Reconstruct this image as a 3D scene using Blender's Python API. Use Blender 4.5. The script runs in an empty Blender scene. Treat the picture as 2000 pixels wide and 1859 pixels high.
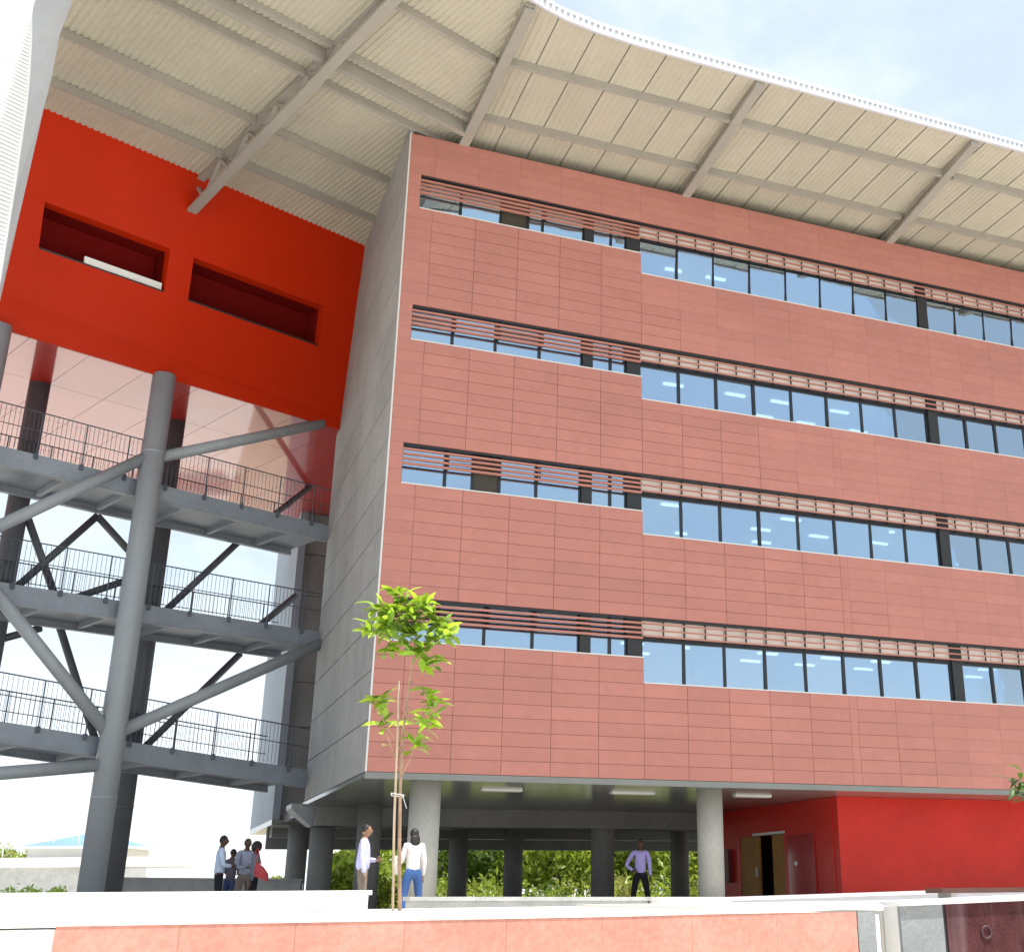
import bpy, bmesh, math, random
from mathutils import Vector, Matrix, noise as mnoise
random.seed(7)
R = math.radians
sc = bpy.context.scene
COL = sc.collection

# ------------------------------------------------------------------ camera, sky, sun, exposure
cd = bpy.data.cameras.new('camera'); cam = bpy.data.objects.new('camera', cd); COL.objects.link(cam); sc.camera = cam
cd.sensor_width = 36.0; cd.sensor_fit = 'HORIZONTAL'; cd.lens = 41.776
cd.shift_x = -0.13386; cd.shift_y = -0.0207
cd.clip_start = 0.1; cd.clip_end = 3000
_pi, _ya, _ro = R(20.149), R(23.108), R(-0.538)
fw = Vector((math.sin(_ya)*math.cos(_pi), math.cos(_ya)*math.cos(_pi), math.sin(_pi)))
rt = Vector((math.cos(_ya), -math.sin(_ya), 0)); up = rt.cross(fw)
r2 = rt*math.cos(_ro)+up*math.sin(_ro); u2 = -rt*math.sin(_ro)+up*math.cos(_ro)
CAM = Vector((-4.557, -25.981, -2.43))
m = Matrix.Identity(4)
for i in range(3):
    m[i][0] = r2[i]; m[i][1] = u2[i]; m[i][2] = -fw[i]; m[i][3] = CAM[i]
cam.matrix_world = m

SUN_EL, SUN_AZ = R(72), math.atan2(0.55, -0.835)       # azimuth clockwise from +Y
S = Vector((math.sin(SUN_AZ)*math.cos(SUN_EL), math.cos(SUN_AZ)*math.cos(SUN_EL), math.sin(SUN_EL)))
w = bpy.data.worlds.new('World'); sc.world = w; w.use_nodes = True
nt = w.node_tree; nt.nodes.clear(); N = nt.nodes; L = nt.links
out = N.new('ShaderNodeOutputWorld'); bg = N.new('ShaderNodeBackground'); bg.inputs[1].default_value = 0.13
sky = N.new('ShaderNodeTexSky'); sky.sky_type = 'NISHITA'; sky.sun_disc = False
sky.sun_elevation = SUN_EL; sky.sun_rotation = SUN_AZ; sky.air_density = 1.0; sky.dust_density = 2.5; sky.ozone_density = 1.0
tc = N.new('ShaderNodeTexCoord'); sep = N.new('ShaderNodeSeparateXYZ'); L.new(tc.outputs['Generated'], sep.inputs[0])
zz = N.new('ShaderNodeMath'); zz.operation = 'ADD'; zz.inputs[1].default_value = 0.25; L.new(sep.outputs[2], zz.inputs[0])
zm = N.new('ShaderNodeMath'); zm.operation = 'MAXIMUM'; zm.inputs[1].default_value = 0.1; L.new(zz.outputs[0], zm.inputs[0])
dx = N.new('ShaderNodeMath'); dx.operation = 'DIVIDE'; L.new(sep.outputs[0], dx.inputs[0]); L.new(zm.outputs[0], dx.inputs[1])
dy = N.new('ShaderNodeMath'); dy.operation = 'DIVIDE'; L.new(sep.outputs[1], dy.inputs[0]); L.new(zm.outputs[0], dy.inputs[1])
cb = N.new('ShaderNodeCombineXYZ'); L.new(dx.outputs[0], cb.inputs[0]); L.new(dy.outputs[0], cb.inputs[1])
cn = N.new('ShaderNodeTexNoise'); cn.inputs['Scale'].default_value = 3.6; cn.inputs['Detail'].default_value = 7; cn.inputs['Roughness'].default_value = 0.6
L.new(cb.outputs[0], cn.inputs['Vector'])
cr = N.new('ShaderNodeMapRange'); cr.interpolation_type = 'SMOOTHSTEP'
cr.inputs['From Min'].default_value = 0.40; cr.inputs['From Max'].default_value = 0.66; cr.inputs['To Min'].default_value = 0.62; cr.inputs['To Max'].default_value = 0.90
L.new(cn.outputs['Fac'], cr.inputs['Value'])
mx = N.new('ShaderNodeMix'); mx.data_type = 'RGBA'; L.new(cr.outputs[0], mx.inputs['Factor'])
L.new(sky.outputs[0], mx.inputs['A']); mx.inputs['B'].default_value = (5.0, 5.7, 6.2, 1)
hz_ = N.new('ShaderNodeMapRange'); hz_.interpolation_type = 'SMOOTHSTEP'; hz_.inputs['From Min'].default_value = 0.0; hz_.inputs['From Max'].default_value = 0.27
hz_.inputs['To Min'].default_value = 0.85; hz_.inputs['To Max'].default_value = 0.0; L.new(sep.outputs[2], hz_.inputs['Value'])
mh = N.new('ShaderNodeMix'); mh.data_type = 'RGBA'; L.new(hz_.outputs[0], mh.inputs['Factor']); L.new(mx.outputs['Result'], mh.inputs['A']); mh.inputs['B'].default_value = (7.2, 7.6, 8.0, 1)
L.new(mh.outputs['Result'], bg.inputs[0]); L.new(bg.outputs[0], out.inputs[0])
ld = bpy.data.lights.new('sun', 'SUN'); ld.energy = 5.0; ld.angle = R(0.53); ld.color = (1.0, 0.95, 0.87)
sun = bpy.data.objects.new('sun', ld); COL.objects.link(sun); sun.location = (0, 0, 60)
sun.rotation_euler = S.to_track_quat('Z', 'Y').to_euler()
sc.view_settings.view_transform = 'Standard'; sc.view_settings.look = 'None'
sc.view_settings.exposure = 0.60; sc.view_settings.gamma = 1.0; sc.view_settings.use_curve_mapping = False

# ------------------------------------------------------------------ pixel helper (photo 2000 px wide) used only to derive places
def ray(px, py):
    d = fw*2320.88 + r2*(px-1267.725) - u2*(py-888.11); return d.normalized()
def fd(px, py, dist):
    d = ray(px, py); return CAM + d*(dist/d.dot(fw))

# ------------------------------------------------------------------ materials
def mat(name, col, rough=0.6, spec=0.5, var=0.0, vscale=1.2, bump=0.0, bscale=30.0, metal=0.0, coat=0.0, coat_ior=1.5, rnd=0.0, var2=0.0, emit=None, streak=0.0, streak_col=(0.1, 0.09, 0.08)):
    M = bpy.data.materials.new(name); M.use_nodes = True
    t = M.node_tree; n = t.nodes; l = t.links; b = n['Principled BSDF']
    b.inputs['Roughness'].default_value = rough; b.inputs['Specular IOR Level'].default_value = spec; b.inputs['Metallic'].default_value = metal
    b.inputs['Coat Weight'].default_value = coat; b.inputs['Coat Roughness'].default_value = 0.05; b.inputs['Coat IOR'].default_value = coat_ior
    geo = n.new('ShaderNodeNewGeometry')
    rgb = n.new('ShaderNodeRGB'); rgb.outputs[0].default_value = (*col, 1); cur = rgb.outputs[0]
    def scale_by(cur, sock, lo, hi, smin=0.0, smax=1.0):
        mr = n.new('ShaderNodeMapRange'); mr.inputs['From Min'].default_value = smin; mr.inputs['From Max'].default_value = smax
        mr.inputs['To Min'].default_value = lo; mr.inputs['To Max'].default_value = hi; l.new(sock, mr.inputs['Value'])
        mm = n.new('ShaderNodeVectorMath'); mm.operation = 'SCALE'; l.new(cur, mm.inputs[0]); l.new(mr.outputs[0], mm.inputs['Scale']); return mm.outputs[0]
    if var:
        tx = n.new('ShaderNodeTexNoise'); tx.inputs['Scale'].default_value = vscale; tx.inputs['Detail'].default_value = 6; tx.inputs['Roughness'].default_value = 0.62
        l.new(geo.outputs['Position'], tx.inputs['Vector']); cur = scale_by(cur, tx.outputs['Fac'], 1-var, 1+var, 0.3, 0.7)
    if var2:
        tx = n.new('ShaderNodeTexNoise'); tx.inputs['Scale'].default_value = vscale*11; tx.inputs['Detail'].default_value = 4
        l.new(geo.outputs['Position'], tx.inputs['Vector']); cur = scale_by(cur, tx.outputs['Fac'], 1-var2, 1+var2, 0.3, 0.7)
    if streak:
        mp = n.new('ShaderNodeMapping'); mp.inputs['Scale'].default_value = (3.0, 3.0, 0.16); l.new(geo.outputs['Position'], mp.inputs['Vector'])
        tx = n.new('ShaderNodeTexNoise'); tx.inputs['Scale'].default_value = 1.6; tx.inputs['Detail'].default_value = 5; l.new(mp.outputs[0], tx.inputs['Vector'])
        mr = n.new('ShaderNodeMapRange'); mr.inputs['From Min'].default_value = 0.5; mr.inputs['From Max'].default_value = 0.75; mr.inputs['To Max'].default_value = streak; l.new(tx.outputs['Fac'], mr.inputs['Value'])
        mi = n.new('ShaderNodeMix'); mi.data_type = 'RGBA'; l.new(mr.outputs[0], mi.inputs['Factor']); l.new(cur, mi.inputs['A']); mi.inputs['B'].default_value = (*streak_col, 1); cur = mi.outputs['Result']
    if rnd:
        oi = n.new('ShaderNodeObjectInfo'); ad = n.new('ShaderNodeMath'); ad.operation = 'ADD'; l.new(oi.outputs['Random'], ad.inputs[0]); l.new(geo.outputs['Random Per Island'], ad.inputs[1])
        fr = n.new('ShaderNodeMath'); fr.operation = 'FRACT'; l.new(ad.outputs[0], fr.inputs[0]); cur = scale_by(cur, fr.outputs[0], 1-rnd, 1+rnd)
    l.new(cur, b.inputs['Base Color'])
    if bump:
        tb = n.new('ShaderNodeTexNoise'); tb.inputs['Scale'].default_value = bscale; tb.inputs['Detail'].default_value = 4; l.new(geo.outputs['Position'], tb.inputs['Vector'])
        bp = n.new('ShaderNodeBump'); bp.inputs['Strength'].default_value = bump; bp.inputs['Distance'].default_value = 0.02; l.new(tb.outputs['Fac'], bp.inputs['Height']); l.new(bp.outputs[0], b.inputs['Normal'])
    if emit:
        b.inputs['Emission Color'].default_value = (*emit[0], 1); b.inputs['Emission Strength'].default_value = emit[1]
    return M

def leaf_mat(name, col, trans, var=0.35):
    M = bpy.data.materials.new(name); M.use_nodes = True; t = M.node_tree; n = t.nodes; l = t.links; n.clear()
    o = n.new('ShaderNodeOutputMaterial'); p = n.new('ShaderNodeBsdfPrincipled'); tr = n.new('ShaderNodeBsdfTranslucent'); mxs = n.new('ShaderNodeMixShader')
    p.inputs['Roughness'].default_value = 0.42; mxs.inputs[0].default_value = 0.42
    geo = n.new('ShaderNodeNewGeometry'); oi = n.new('ShaderNodeObjectInfo')
    ad = n.new('ShaderNodeMath'); ad.operation = 'ADD'; l.new(oi.outputs['Random'], ad.inputs[0]); l.new(geo.outputs['Random Per Island'], ad.inputs[1])
    fr = n.new('ShaderNodeMath'); fr.operation = 'FRACT'; l.new(ad.outputs[0], fr.inputs[0])
    mr = n.new('ShaderNodeMapRange'); mr.inputs['To Min'].default_value = 1-var; mr.inputs['To Max'].default_value = 1+var; l.new(fr.outputs[0], mr.inputs['Value'])
    for c, sh, key in ((col, p, 'Base Color'), (trans, tr, 'Color')):
        rg = n.new('ShaderNodeRGB'); rg.outputs[0].default_value = (*c, 1); sv = n.new('ShaderNodeVectorMath'); sv.operation = 'SCALE'
        l.new(rg.outputs[0], sv.inputs[0]); l.new(mr.outputs[0], sv.inputs['Scale']); l.new(sv.outputs[0], sh.inputs[key])
    l.new(p.outputs[0], mxs.inputs[1]); l.new(tr.outputs[0], mxs.inputs[2]); l.new(mxs.outputs[0], o.inputs[0]); return M

def glass_mat(name, tint, refl, base):
    M = bpy.data.materials.new(name); M.use_nodes = True; t = M.node_tree; n = t.nodes; l = t.links; n.clear()
    o = n.new('ShaderNodeOutputMaterial'); tr = n.new('ShaderNodeBsdfTransparent'); tr.inputs[0].default_value = (*tint, 1)
    g = n.new('ShaderNodeBsdfGlossy'); g.inputs['Color'].default_value = (*refl, 1); g.inputs['Roughness'].default_value = 0.015
    geo = n.new('ShaderNodeNewGeometry'); tb = n.new('ShaderNodeTexNoise'); tb.inputs['Scale'].default_value = 0.9; l.new(geo.outputs['Position'], tb.inputs['Vector'])
    bp = n.new('ShaderNodeBump'); bp.inputs['Strength'].default_value = 0.05; bp.inputs['Distance'].default_value = 0.05; l.new(tb.outputs['Fac'], bp.inputs['Height']); l.new(bp.outputs[0], g.inputs['Normal'])
    fz = n.new('ShaderNodeLayerWeight'); fz.inputs[0].default_value = 0.35
    mr = n.new('ShaderNodeMapRange'); mr.inputs['To Min'].default_value = base; mr.inputs['To Max'].default_value = 1.0; l.new(fz.outputs['Fresnel'], mr.inputs['Value'])
    ms = n.new('ShaderNodeMixShader'); l.new(mr.outputs[0], ms.inputs[0]); l.new(tr.outputs[0], ms.inputs[1]); l.new(g.outputs[0], ms.inputs[2]); l.new(ms.outputs[0], o.inputs[0]); return M

M_TERRA = mat('terracotta tile', (0.43, 0.18, 0.147), 0.62, 0.35, var=0.06, vscale=0.35, var2=0.04, bump=0.08, bscale=60, rnd=0.045, streak=0.12, streak_col=(0.36, 0.2, 0.17))
M_TERRA_SLAT = mat('terracotta louvre', (0.42, 0.18, 0.14), 0.6, 0.35, var=0.06, rnd=0.04)
M_BACK = mat('dark backing', (0.28, 0.125, 0.105), 0.8)
M_CONC = mat('grey concrete', (0.36, 0.365, 0.36), 0.8, 0.3, var=0.13, vscale=0.5, var2=0.07, bump=0.12, bscale=22, rnd=0.05, streak=0.22, streak_col=(0.2, 0.19, 0.17))
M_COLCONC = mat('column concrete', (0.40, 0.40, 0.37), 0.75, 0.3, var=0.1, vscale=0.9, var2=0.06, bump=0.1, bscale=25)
M_SHADECONC = mat('shade darkened concrete', (0.22, 0.225, 0.22), 0.8, 0.3, var=0.15, vscale=0.8, var2=0.06)  # concrete darkened to paint in the shade under and behind the block
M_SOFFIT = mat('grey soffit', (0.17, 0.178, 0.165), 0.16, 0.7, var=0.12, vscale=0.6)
M_FRAME = mat('dark window frame', (0.012, 0.014, 0.018), 0.4, 0.5)
M_PILAST = mat('dark pilaster', (0.022, 0.024, 0.026), 0.5, 0.4)
M_BROWN = mat('dark brown panel', (0.05, 0.042, 0.03), 0.6)
M_SILL = mat('pale metal sill', (0.62, 0.62, 0.6), 0.4, 0.5)
M_GLASS = glass_mat('window glass', (0.62, 0.74, 0.84), (0.68, 0.85, 1.0), 0.46)
M_BLIND = mat('pale blind', (0.72, 0.63, 0.57), 0.6, var=0.06)
M_WHITEIN = mat('interior white', (0.72, 0.71, 0.68), 0.7)
M_GREYIN = mat('interior floor', (0.3, 0.3, 0.3), 0.7)
M_LAMP = mat('lit tube', (0.9, 0.9, 0.9), 0.5, emit=((1, 1, 1), 2.2))
M_DIFF = mat('unlit diffuser', (0.5, 0.5, 0.48), 0.4)
M_ROOF = mat('beige roof sheet', (0.46, 0.43, 0.35), 0.5, 0.4, var=0.06, vscale=0.4, var2=0.03, rnd=0.025)
M_BEAM = mat('beige grey steel', (0.33, 0.31, 0.275), 0.55, 0.4, var=0.08, vscale=1.0)
M_FASCIA = mat('white fascia', (0.52, 0.53, 0.58), 0.45, 0.5, var=0.04)
M_RED = mat('red gloss paint', (0.49, 0.024, 0.004), 0.3, 0.08, var=0.07, vscale=0.35, coat=0.0, bump=0.02, bscale=3)
M_REDSHADE = mat('red with recess shade', (0.15, 0.006, 0.005), 0.8, 0.05)  # bridge red darkened, painting in the shade inside the window openings
M_REDSOF = mat('red gloss soffit', (0.42, 0.02, 0.012), 0.35, 0.2, var=0.05, vscale=0.4, coat=1.0, coat_ior=1.68, bump=0.03, bscale=1.5)
M_REDWALL = mat('red render', (0.50, 0.022, 0.014), 0.3, 0.18, var=0.12, vscale=0.5, var2=0.05, coat=0.05)
M_STEEL = mat('grey painted steel', (0.33, 0.36, 0.385), 0.42, 0.5, var=0.08, vscale=0.9, streak=0.15, streak_col=(0.16, 0.14, 0.12))
M_STEELD = mat('dark painted steel', (0.11, 0.118, 0.13), 0.45, 0.5, var=0.1)
M_DECK = mat('walkway steel', (0.27, 0.305, 0.35), 0.5, 0.5, var=0.15, vscale=0.8, var2=0.06)
M_RAIL = mat('dark railing steel', (0.07, 0.085, 0.105), 0.45, 0.5)
M_INOX = mat('brushed rail', (0.5, 0.5, 0.5), 0.35, 0.5, metal=0.8)
M_WHITE = mat('white render', (0.80, 0.79, 0.77), 0.75, 0.3, var=0.05, vscale=1.0, var2=0.03)
M_PAVE = mat('pale paving', (0.66, 0.63, 0.58), 0.8, 0.3, var=0.07, vscale=0.5, var2=0.05, bump=0.1, bscale=15)
M_GROUND = mat('dry ground', (0.36, 0.33, 0.26), 0.9, 0.2, var=0.25, vscale=0.12, var2=0.15)
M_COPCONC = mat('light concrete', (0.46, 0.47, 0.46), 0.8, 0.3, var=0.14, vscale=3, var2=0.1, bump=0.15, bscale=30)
M_GREYBLOCK = mat('grey block concrete', (0.25, 0.265, 0.27), 0.8, 0.3, var=0.16, vscale=3, var2=0.12, bump=0.15, bscale=30)
M_ORANGE = mat('orange clay slab', (0.55, 0.25, 0.195), 0.7, 0.3, var=0.10, vscale=2.2, var2=0.12, bump=0.12, bscale=28, rnd=0.05)
M_MAROON = mat('weathered maroon paint', (0.075, 0.026, 0.028), 0.85, 0.1, var=0.35, vscale=5, var2=0.25, bump=0.2, bscale=25, streak=0.55, streak_col=(0.22, 0.15, 0.16))
M_WOOD = mat('yellow brown wood', (0.30, 0.14, 0.02), 0.5, 0.4, var=0.2, vscale=2.0)
M_BLACK = mat('black void', (0.01, 0.011, 0.012), 0.7)
M_BLUEROOF = mat('blue roof tile', (0.16, 0.27, 0.52), 0.6, var=0.1, vscale=0.6)
M_SCREEN = mat('white perforated screen', (0.78, 0.79, 0.80), 0.5, 0.4, var=0.03)
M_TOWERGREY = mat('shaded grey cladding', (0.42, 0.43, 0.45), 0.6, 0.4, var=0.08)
M_BARK = mat('pale bark', (0.36, 0.25, 0.17), 0.8, var=0.25, vscale=8)
M_BARKD = mat('dark bark', (0.12, 0.09, 0.06), 0.9, var=0.25, vscale=3)
M_LEAF = leaf_mat('young leaf', (0.17, 0.30, 0.03), (0.42, 0.58, 0.04), .5)
M_TREE = [leaf_mat('tree leaf fresh', (0.22, 0.29, 0.045), (0.42, 0.52, 0.05)), leaf_mat('tree leaf dark', (0.10, 0.16, 0.03), (0.18, 0.28, 0.03)), leaf_mat('tree leaf olive', (0.26, 0.27, 0.07), (0.42, 0.43, 0.08))]

# ------------------------------------------------------------------ mesh helpers
class MB:
    def __init__(s): s.v = []; s.f = []; s.mi = []; s.cur = 0
    def quad(s, *p):
        i = len(s.v); s.v += [tuple(q) for q in p]; s.f.append(tuple(range(i, i+len(p)))); s.mi.append(s.cur)
    def hexa(s, p):      # 8 points: bottom 4 (ccw), top 4
        i = len(s.v); s.v += [tuple(q) for q in p]
        for f in ((3, 2, 1, 0), (4, 5, 6, 7), (0, 1, 5, 4), (1, 2, 6, 5), (2, 3, 7, 6), (3, 0, 4, 7)): s.f.append(tuple(i+k for k in f)); s.mi.append(s.cur)
    def box(s, x0, x1, y0, y1, z0, z1):
        s.hexa([(x0, y0, z0), (x1, y0, z0), (x1, y1, z0), (x0, y1, z0), (x0, y0, z1), (x1, y0, z1), (x1, y1, z1), (x0, y1, z1)])
    def prism(s, pts, z0, z1):
        n = len(pts); i = len(s.v)
        s.v += [(p[0], p[1], z0) for p in pts]+[(p[0], p[1], z1) for p in pts]
        s.f.append(tuple(i+k for k in reversed(range(n)))); s.f.append(tuple(i+n+k for k in range(n))); s.mi += [s.cur]*2
        for k in range(n): s.f.append((i+k, i+(k+1) % n, i+n+(k+1) % n, i+n+k)); s.mi.append(s.cur)
    def bar(s, a, b, wd, ht, upv=(0, 0, 1)):   # rectangular bar between two points, wd sideways, ht along up
        a = Vector(a); b = Vector(b); d = (b-a).normalized(); u = Vector(upv); sd = d.cross(u)
        if sd.length < 1e-5: sd = d.cross(Vector((0, 1, 0)))
        sd.normalize(); u = sd.cross(d); q = [-sd*wd/2-u*ht/2, sd*wd/2-u*ht/2, sd*wd/2+u*ht/2, -sd*wd/2+u*ht/2]
        s.hexa([a+k for k in q]+[b+k for k in q])
    def tube(s, a, b, r0, r1=None, n=16, caps=True):
        r1 = r0 if r1 is None else r1; a = Vector(a); b = Vector(b); d = (b-a).normalized()
        x = d.orthogonal().normalized(); y = d.cross(x); i = len(s.v)
        for p, r in ((a, r0), (b, r1)):
            for k in range(n): t = 2*math.pi*k/n; s.v.append(tuple(p+x*r*math.cos(t)+y*r*math.sin(t)))
        for k in range(n): s.f.append((i+k, i+(k+1) % n, i+n+(k+1) % n, i+n+k)); s.mi.append(s.cur)
        if caps: s.f.append(tuple(i+k for k in reversed(range(n)))); s.f.append(tuple(i+n+k for k in range(n))); s.mi += [s.cur]*2
    def path(s, pts, rad, n=7):
        pts = [Vector(p) for p in pts]; i0 = len(s.v); up0 = None
        for k, p in enumerate(pts):
            d = (pts[min(k+1, len(pts)-1)]-pts[max(k-1, 0)]).normalized()
            x = d.orthogonal().normalized() if up0 is None else (up0-d*up0.dot(d)).normalized(); up0 = x; y = d.cross(x); r = rad[k] if isinstance(rad, (list, tuple)) else rad
            for j in range(n): t = 2*math.pi*j/n; s.v.append(tuple(p+x*r*math.cos(t)+y*r*math.sin(t)))
        for k in range(len(pts)-1):
            for j in range(n): a = i0+k*n; s.f.append((a+j, a+(j+1) % n, a+n+(j+1) % n, a+n+j)); s.mi.append(s.cur)
        s.f.append(tuple(i0+j for j in reversed(range(n)))); s.f.append(tuple(i0+(len(pts)-1)*n+j for j in range(n))); s.mi += [s.cur]*2
    def mesh(s, name, mats, smooth=False):
        me = bpy.data.meshes.new(name); me.from_pydata(s.v, [], s.f)
        for M in (mats if isinstance(mats, (list, tuple)) else [mats]): me.materials.append(M)
        if any(s.mi): me.polygons.foreach_set('material_index', s.mi)
        if smooth: me.polygons.foreach_set('use_smooth', [len(f) <= 4 for f in s.f])
        me.update(); return me

W = {}
def link(o, parent, at):
    COL.objects.link(o); o.parent = parent; base = W[parent.name] if parent else Vector((0, 0, 0))
    o.location = Vector(at)-base; W[o.name] = Vector(at); return o
def put(name, me, parent=None, at=(0, 0, 0), kind=None):
    o = bpy.data.objects.new(name, me); link(o, parent, at)
    if kind: o['kind'] = kind
    return o
def build(name, mb, mats, parent=None, smooth=False, kind=None):
    return put(name, mb.mesh(name, mats, smooth), parent, (0, 0, 0), kind)
def thing(name, label, cat, loc=(0, 0, 0), group=None):
    o = bpy.data.objects.new(name, None); o.empty_display_size = 0.3; link(o, None, loc); return tag(o, label, cat, group)
def tag(o, label, cat, group=None):
    o['label'] = label; o['category'] = cat
    if group: o['group'] = group
    return o
def one(name, fn, mats, parent=None, smooth=False, kind=None):
    b = MB(); fn(b); return build(name, b, mats, parent, smooth, kind)

T_Z = -2.93            # terrace level
# ------------------------------------------------------------------ ground
def _ground(b):
    b.quad((-900, -300, -4.05), (900, -300, -4.05), (900, 1500, -4.05), (-900, 1500, -4.05))
one('ground', _ground, M_GROUND, kind='structure')
def _terr(b):
    b.box(-45, 45, -9.0, 22.5, -4.6, T_Z); b.box(-45, -0.5, 22.5, 62, -4.6, T_Z)
one('terrace', _terr, M_PAVE, kind='structure')
def _upper(b):
    b.box(-30, 1.36, -16.72, -9.02, -4.6, -2.62); b.box(1.36, 1.5, -15.6, -9.02, -4.6, -2.63); b.box(1.5, 30, -16.72, -9.02, -4.6, -2.60)
one('paved_step', _upper, M_PAVE, kind='structure')
def _front(b): b.quad((-40, -60, -4.03), (40, -60, -4.03), (40, -17.2, -4.03), (-40, -17.2, -4.03))
one('forecourt', _front, M_PAVE, kind='structure')

# ------------------------------------------------------------------ office building
BX1, BY1 = 24.4, 9.0
TOP, BOT = 15.81, -0.02
tz = [14.67, 11.00, 7.42, 3.76]; sz = [13.68, 10.05, 6.41, 2.77]; lz = [13.07, 9.43, 5.82, 2.17]
XL, XS = 0.33, 6.345
ob = thing('office_building', 'long office block clad in terracotta tiles with four bands of windows, raised on round columns', 'building', (0, 0, T_Z))
colx = [0, .67, 1.79, 2.92, 4.06, 5.21, 6.345, 7.47, 8.58, 9.70, 10.83, 11.97, 12.2, 13.35, 14.45, 15.5, 16.6, 17.7, 18.8, 19.95, 21.1, 22.2, 23.3, 24.4]
panels = []            # x0,x1,z0,z1
def rows(z0, z1, n): return [(z0+(z1-z0)*k/n, z0+(z1-z0)*(k+1)/n) for k in range(n)]
for c in range(len(colx)-1):
    a, b_ = colx[c], colx[c+1]; left = b_ <= XS+.01
    for z0, z1 in rows(tz[0], TOP, 4): panels.append((a, b_, z0, z1))
    for i in range(4):
        zb = tz[i+1] if i < 3 else BOT; full = rows(zb, sz[i], 9)
        if not left:
            full = full[:7]; full[6] = (full[6][0], lz[i])
        for z0, z1 in full: panels.append((a, b_, z0, z1))
        if c == 0:
            for z0, z1 in rows(sz[i], tz[i], 3): panels.append((0, XL, z0, z1))
def panel_rank(p):
    c = Vector(((p[0]+p[1])/2, 0, (p[2]+p[3])/2))-CAM
    vis = 1.0 if p[0] < 18.4 else 0.2
    return vis*(p[1]-p[0])*(p[3]-p[2])*abs(c.y)/c.length**3
panels.sort(key=panel_rank, reverse=True)
G = 0.002
pm_cache = {}
def panel_mesh(wd, ht):
    k = (round(wd, 3), round(ht, 3))
    if k not in pm_cache:
        b = MB(); x, z = wd/2-G, ht/2-G; e = 0.004
        b.hexa([(-x, 0.03, -z), (x, 0.03, -z), (x, 0.03, z), (-x, 0.03, z), (-x+e, 0, -z+e), (x-e, 0, -z+e), (x-e, 0, z-e), (-x+e, 0, z-e)][::1])
        me = b.mesh('cladding_panel', M_TERRA); me.flip_normals(); pm_cache[k] = me
    return pm_cache[k]
for p in panels[:296]:
    put('cladding_panel', panel_mesh(p[1]-p[0], p[3]-p[2]), ob, ((p[0]+p[1])/2, random.uniform(-.0025, .0025), (p[2]+p[3])/2))
b = MB()
for x0, x1, z0, z1 in panels[296:]:
    j = random.uniform(-.002, .002); b.box(x0+G, x1-G, j, 0.03+j, z0+G, z1-G)
build('cladding_field', b, M_TERRA, ob, kind='stuff')
# backing walls behind the tiles, with openings left for the windows
b = MB()
b.box(0.02, BX1, 0.014, 0.30, tz[0], TOP)
for i in range(4):
    zb = tz[i+1] if i < 3 else BOT
    b.box(0.02, XS, 0.014, 0.30, zb, sz[i]); b.box(XS, BX1, 0.014, 0.30, zb, lz[i]); b.box(0.02, XL, 0.014, 0.30, sz[i], tz[i])
build('backing_wall', b, M_BACK, ob)
# windows
def window(x0, x1, z0, z1, brown=False, tilt=0.0, lean=0.0):  # tilt and lean are shaped to choose the sky each pane reflects
    f = MB(); t = 0.035; y0, y1 = 0.16, 0.24
    f.box(x0, x0+t, y0, y1, z0, z1); f.box(x1-t, x1, y0, y1, z0, z1); f.box(x0+t, x1-t, y0, y1, z0, z0+.03); f.box(x0+t, x1-t, y0, y1, z1-.04, z1)
    o = build('window', f, M_FRAME, ob)
    g = MB()
    a = tilt
    if brown: g.box(x0+t, x1-t, .19, .21, z0+.03, z1-.04)
    else: g.hexa([(x0+t, .195, z0+.03), (x1-t, .195+a, z0+.03), (x1-t, .205+a, z0+.03), (x0+t, .205, z0+.03), (x0+t, .195-lean, z1-.04), (x1-t, .195+a-lean, z1-.04), (x1-t, .205+a-lean, z1-.04), (x0+t, .205-lean, z1-.04)])
    build('blind_panel' if brown else 'pane', g, M_BROWN if brown else M_GLASS, o)
rx = [XS+.0, 7.47, 8.57, 9.70, 10.85, 11.98, 13.10, 14.22, 15.33]
rx2 = [15.66, 16.68, 17.74, 18.8, 19.9, 21.0, 22.05]; rx3 = [22.35, 23.4, 24.4]
left_spec = [
    [(.33, 1.42, 0), (1.42, 2.48, 0), (2.48, 3.22, 1), (3.22, 3.62, 0), (3.62, 4.76, 0)],
    [(.33, 1.38, 0), (1.38, 2.47, 0), (2.47, 3.62, 0), (3.62, 4.76, 0)],
    [(.33, 1.38, 0), (1.38, 2.04, 0), (2.04, 2.70, 1), (2.70, 3.62, 0), (3.62, 4.76, 0)],
    [(.33, 1.38, 0), (1.38, 2.47, 0), (2.47, 3.62, 0), (3.62, 4.76, 0)]]
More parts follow.
